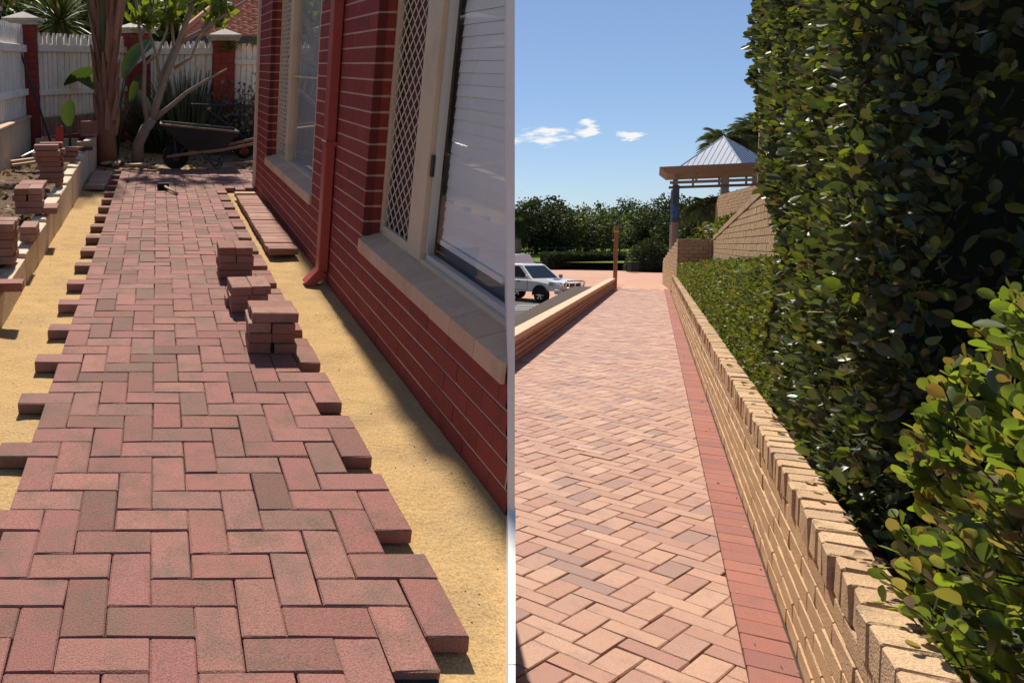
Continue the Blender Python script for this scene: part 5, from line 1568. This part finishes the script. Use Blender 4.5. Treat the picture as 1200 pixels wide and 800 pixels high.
def low_hedge():
    tr = empty('low_hedge', RM(0, 0, 0), 'long low clipped hedge on top of the garden wall, below the raked wall', 'hedge')
    def top(t): return 1.52 - (t - 6) * .0225
    P, D, S = [], [], []
    for i in range(30000):
        t = 6.0 + (nrg.random() ** 1.9) * 23.7; h = top(t)
        k = nrg.random()
        dd = abs(nrg.normal(0, .04))
        if k < .62:
            z = nrg.uniform(.52, h); q = .64 + hump(t, z * 2) * .9 + dd + max(0, (z - h + .15)) ** 2 * 2.5
            D.append((-.7, -.15, .5))
        elif k < .92:
            q = nrg.uniform(.66, 1.54); z = h - dd + hump(q * 2, t) * .8; D.append((-.1, -.2, .9))
        else:
            if t > 12: t = nrg.uniform(6, 12)
            q = nrg.uniform(.66, 1.5); z = nrg.uniform(.5, top(6)); t = 6.0 + dd; D.append((0, -.8, .5))
        P.append((q, t, z)); S.append(.030 + .0009 * (t - 6))
    P = np.array(P); D = np.array(D); S = np.array(S) * (.7 + .7 * nrg.random(len(P)))
    leaves_obj('foliage', P, D, S, HEDGE_LO, tr, None, LEAF4, 1.0, .65, kind='stuff')
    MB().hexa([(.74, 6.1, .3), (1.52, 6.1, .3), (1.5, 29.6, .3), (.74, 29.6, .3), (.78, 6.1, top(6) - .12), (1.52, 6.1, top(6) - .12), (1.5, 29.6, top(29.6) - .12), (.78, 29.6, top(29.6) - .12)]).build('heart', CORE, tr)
    # a few red new shoots
    q = nrg.uniform(.60, .9, 70); t = nrg.uniform(9, 27, 70); z = 1.5 - (t - 6) * .0225 + nrg.uniform(-.35, .02, 70)
    leaves_obj('red_shoots', np.stack([q, t, z], 1), np.tile((-.4, -.3, .7), (70, 1)), .07, leaf_mat('red shoot', [(.22, .06, .04), (.28, .10, .05)], .3), tr, None, LEAF4, 1.0, .6)
    b = MB().tube([(.72, 14.2, 1.2), (.70, 14.1, 1.62), (.62, 14.0, 1.78)], [.008, .006, .004], 5); b.build('long_shoot', BARK, tr)
    leaves_obj('shoot_leaves', np.array((.60, 14.0, 1.82)) + nrg.normal(0, .06, (22, 3)), nrg.normal(0, 1, (22, 3)), .11, HEDGE_LO, tr, None, LEAF7)
low_hedge()
def near_bush():
    tr = empty('near_bush', RM(1.31, 2.70, .24), 'bright green broad-leaved bush overhanging the near end of the garden wall', 'bush')
    C = np.array((0, 0, .50)); Rr = np.array((.74, .66, 1.04))
    lm = []
    for k in range(4):
        T, F = LEAF11
        V = T * np.array((1.0 + .12 * k, 1, 1 + 1.6 * k)) * .058
        V = V + nrg.normal(0, .0015, V.shape)
        lm.append(fast_mesh('leaf', V, F, NEARB, np.zeros(len(F)), True))
    b = MB(); pts = []
    cam_dir = np.array(RM(1.31, 2.70, .24).inverted() @ Vector((0, 0, 1.6)))
    nobj = 0
    P, D, S = [], [], []
    shoots = []
    for i in range(700):
        d = nrg.normal(0, 1, 3); d /= np.linalg.norm(d)
        if d[2] < -.75: continue
        p = C + d * Rr * (1 + .10 * fbm(d[0] * 2, d[1] * 2 + d[2], 1.5, 3))
        vis = np.dot(cam_dir - p, d / Rr) > .1
        ax = d * .6 + np.array((-.1, -.1, .75)) + nrg.normal(0, .22, 3); ax /= np.linalg.norm(ax)
        L = nrg.uniform(.09, .17)
        base = p - ax * L * .6
        b.tube([base - d * .12, base, base + ax * L], [.003, .0025, .0015], 4, cap=False)
        n = 8 if vis else 5
        a = nrg.normal(0, 1, 3); e1 = np.cross(ax, a); e1 /= np.linalg.norm(e1); e2 = np.cross(ax, e1)
        for k in range(n):
            an = k * 2.399; s = .2 + .8 * k / n
            o = base + ax * L * s
            out = e1 * math.cos(an) + e2 * math.sin(an)
            ld = out * (1.05 - .5 * s) + ax * (.45 + .7 * s) + np.array((0, 0, .08))
            shoots.append((vis, o, ld, ax, (1.12 - .45 * s) * nrg.uniform(.75, 1.2)))
    b.build('stems', BARK_D, tr)['kind'] = 'stuff'
    order = sorted(range(len(shoots)), key=lambda i: (not shoots[i][0], np.linalg.norm(shoots[i][1] - cam_dir)))
    for r_, i in enumerate(order):
        vis, o, ld, ax, s = shoots[i]
        if r_ < 298:
            y = Vector(ld).normalized(); x = y.cross(Vector(ax)).normalized(); z = x.cross(y)
            M = Matrix(((x.x, y.x, z.x, o[0]), (x.y, y.y, z.y, o[1]), (x.z, y.z, z.z, o[2]), (0, 0, 0, 1))) @ Matrix.Scale(s, 4)
            inst('leaf', lm[r_ % 4], tr, M)
        else:
            P.append(o); D.append(ld); S.append(.058 * s)
    # deeper leaves filling the bush
    for i in range(4200):
        d = nrg.normal(0, 1, 3); d /= np.linalg.norm(d)
        P.append(C + d * Rr * nrg.uniform(.72, .97)); D.append(d * .6 + np.array((0, 0, .6))); S.append(.06 * nrg.uniform(.7, 1.2))
    leaves_obj('foliage', np.array(P), np.array(D), np.array(S), NEARB, tr, None, LEAF11, 1.1, .35, kind='stuff')
    hb = MB(); n = 14
    vs = []; fs = []
    for i in range(9):
        th_ = math.pi * i / 8
        for k in range(n):
            a = 2 * math.pi * k / n
            vs.append((C[0] + Rr[0] * .66 * math.sin(th_) * math.cos(a), C[1] + Rr[1] * .66 * math.sin(th_) * math.sin(a), C[2] + Rr[2] * .70 * math.cos(th_)))
    for i in range(8):
        for k in range(n): fs.append((i * n + k, (i + 1) * n + k, (i + 1) * n + (k + 1) % n, i * n + (k + 1) % n))
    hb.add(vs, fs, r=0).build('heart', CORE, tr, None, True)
near_bush()
# litter on the wall cap
DRY = leaf_mat('dry fallen leaf', [(.30, .17, .08), (.16, .09, .05), (.42, .30, .17)], .1, .7)
dl = [fast_mesh('fallen_leaf', LEAF7[0] * .05 * np.array((1, 1, 2.5)), LEAF7[1], DRY, np.zeros(6)) for k in range(1)]
for i in range(26):
    t = 3.1 + rng.random() ** 1.5 * 6
    o = inst('fallen_leaf', dl[0], None, Matrix.Translation(QP(rng.uniform(.55, .62), t, .632)) @ Euler((rng.gauss(0, .25), rng.gauss(0, .25), rng.uniform(0, 6.28))).to_matrix().to_4x4() @ Matrix.Scale(rng.uniform(.6, 1.2), 4))
    tag(o, 'dry curled leaf fallen on the tan wall capping', 'leaf', 'dry leaves on the wall capping')

n = 60
tt = 2.6 + nrg.random(n) ** 1.6 * 20; qq = .497 - np.abs(nrg.normal(0, .10, n))
lf = leaves_obj('path_litter', np.stack([qq, tt, np.full(n, .006)], 1), np.concatenate([nrg.normal(0, 1, (n, 2)), nrg.normal(0, .1, (n, 1))], 1), .012 + .022 * nrg.random(n), DRY, None, RM(0, 0), LEAF4, .8, .1)
tag(lf, kind='stuff')
# ------------------------------------------------------------------ far planting
def at_px(px, Y, z=0): return ((px - 184) / 900.0 * Y, Y, z)
def dome_bush(name, M, label, rx, rz, n, size, m, cat='bush', group=None):
    t = empty(name, M, label, cat, group)
    d = nrg.normal(0, 1, (n, 3)); d[:, 2] = np.abs(d[:, 2]); d /= np.linalg.norm(d, axis=1)[:, None]
    r = 1 - np.abs(nrg.normal(0, .10, n))
    w = np.array([1 + .10 * fbm(a * 3, b * 3 + c, 1.3, 2) for a, b, c in d])
    P = d * (r * w)[:, None] * np.array((rx, rx, rz))
    leaves_obj('foliage', P, d, size * (.6 + .8 * nrg.random(n)), m, t)
    nseg = 12; vs, fs = [], []
    for i in range(7):
        a = math.pi / 2 * i / 6
        for k in range(nseg):
            b = 2 * math.pi * k / nseg
            vs.append((rx * .82 * math.cos(a) * math.cos(b), rx * .82 * math.cos(a) * math.sin(b), rz * .82 * math.sin(a)))
    for i in range(6):
        for k in range(nseg): fs.append((i * nseg + k, i * nseg + (k + 1) % nseg, (i + 1) * nseg + (k + 1) % nseg, (i + 1) * nseg + k))
    MB().add(vs, fs, r=0).build('heart', CORE, t)
    return t
x, y, z = at_px(762, 46)
dome_bush('round_bush', WM(x, y, 0), 'rounded dark bush at the end of the path', 1.32, 1.95, 5200, .10, GREEN_DK)
dome_bush('planter_shrub', RM(2.35, 33.5, 1.5), 'rounded shrub in the planter under the terrace wall', .95, 1.15, 2600, .10, HEDGE_LO)
dome_bush('planter_shrub', RM(1.5, 34.5, 1.3), 'low light green shrub behind the planter wall', .9, .62, 1600, .10, GREEN_BG)
palm('small_palm', RM(2.0, 44.0, .3), 'small feathery palm beside the pavilion post', 3.1, .16, 20, 1.5, droop=2.2, ll=.5, lf=22, el0=(-.2, 1.2))
for i, (px, Y, H, lab) in enumerate([(846, 52, 8.4, 'tall palm with bushy crown behind the pyramid roof'), (882, 54, 9.4, 'taller palm crown close to the brick pier')]):
    x, y, z = at_px(px, Y)
    palm('fan_palm', WM(x, y, 0), lab, H, .25, 60, 1.9, droop=1.3, ll=.8, lf=18, el0=(-.9, 1.3), fm=GREEN_GUM)
x, y, z = at_px(606, 58)
palm('fan_palm', WM(x, y, .3), 'dark palm crown at the edge of the tree row beyond the car park', 3.3, .22, 36, 1.7, droop=1.1, ll=.7, lf=16, el0=(-1.0, 1.3), fm=GREEN_DK)
TR = [(628, 60, 4.6, 2.5, GREEN_DK, 'dense dark tree next to the palm beyond the car park'),
      (647, 63, 4.9, 1.6, GREEN_DK, 'dark tree with a bulging crown behind the pickup truck'),
      (686, 61, 4.0, 2.6, GREEN_GUM, 'olive-toned tree with spreading crown on the lawn'),
      (714, 68, 3.4, 1.7, GREEN_DK, 'dark low-crowned tree behind the timber post'),
      (734, 78, 5.6, 2.6, GREEN_DK, 'distant tree above the round bush'),
      (752, 74, 4.4, 2.4, GREEN_GUM, 'distant olive tree left of the pavilion post'),
      (774, 72, 5.4, 2.5, GREEN_DK, 'distant dark tree directly behind the pavilion post'),
      (806, 66, 4.7, 2.4, GREEN_DK, 'dark tree behind the small feathery palm'),
      (828, 62, 4.3, 2.0, GREEN_DK, 'dark tree behind the planter shrubs'),
      (560, 68, 4.8, 2.6, GREEN_DK, 'dark tree in the park row well behind the parked van'),
      (525, 66, 4.5, 2.6, GREEN_GUM, 'olive tree in the park row past the parked van'),
      (480, 70, 5.0, 2.8, GREEN_DK, 'big dark tree closing the far end of the park row'),
      (590, 66, 4.6, 2.4, GREEN_DK, 'dark tree far behind the car park corner'),
      (664, 80, 4.6, 3.0, GREEN_BG, 'pale green tree far behind the lawn'),
      (703, 84, 4.4, 3.2, GREEN_DK, 'far dark tree filling the gap behind the lawn trees'),
      (855, 64, 5.2, 2.4, GREEN_DK, 'dark tree behind the terrace wall')]
for i, (px, Y, H, W, mm, lab) in enumerate(TR):
    x, y, z = at_px(px, Y)
    tree('park_tree', WM(x, y, .75 if Y > 56 else 0), lab, H * .42, [(0, 0, H * .50, W * 1.0, W * .9, H * .42), (-W * .5, 0, H * .40, W * .7, W * .7, H * .36), (W * .55, .1, H * .42, W * .7, W * .7, H * .38), (rng.uniform(-.3, .3) * W, 0, H * .80, W * .6, W * .5, H * .22), (rng.uniform(-.6, .6) * W, -.2, H * .25, W * .7, W * .6, H * .24)], 8200, .20, mm, seed=i + 40, group='park trees beyond the plaza', tr=.14)
# clipped dark hedge row and rail fence before the lawn
def hedge_row():
    a, b = Vector(at_px(640, 50)), Vector(at_px(736, 50))
    t = empty('clipped_hedge', WM(a.x, a.y, 0), 'clipped dark hedge row between plaza and lawn', 'hedge')
    L = b.x - a.x; n = 7000
    P = np.stack([nrg.uniform(0, L, n), nrg.uniform(0, .9, n), nrg.uniform(0, 1.0, n)], 1)
    k = nrg.random(n)
    P[k < .55, 1] = nrg.normal(0, .05, (k < .55).sum()); P[k > .55, 2] = 1.0 + nrg.normal(0, .05, (k > .55).sum())
    leaves_obj('foliage', P, np.tile((0, -.5, .6), (n, 1)), .11, GREEN_DK, t)
    MB().box(.05, L - .05, .1, .9, 0, .92).build('heart', CORE, t)
hedge_row()
a, b = Vector(at_px(640, 56)), Vector(at_px(780, 56))
t = empty('rail_fence', WM(a.x, a.y, .45), 'thin dark rail fence along the lawn behind the clipped hedge', 'fence')
n = 14; L = b.x - a.x
for i in range(n): MB().tube([(L * i / (n - 1), 0, 0), (L * i / (n - 1), 0, 1.0)], .03, 6).build('post', BLACKM, t)
for zz in (.5, .95): MB().tube([(0, 0, zz), (L, 0, zz)], .02, 6).build('rail', BLACKM, t)
x, y, z = at_px(742, 44.2)
t = empty('litter_bin', WM(x, y, 0) @ Matrix.Scale(.8, 4), 'dark litter bin standing before the round bush', 'bin')
MB().box(-.28, .28, -.25, .25, .05, .72, ch=.03).build('body', mat('dark green bin', (.02, .03, .025), rough=.6), t)
MB().box(-.31, .31, -.28, .28, .722, .80, ch=.03).build('lid', BLACKM, t)
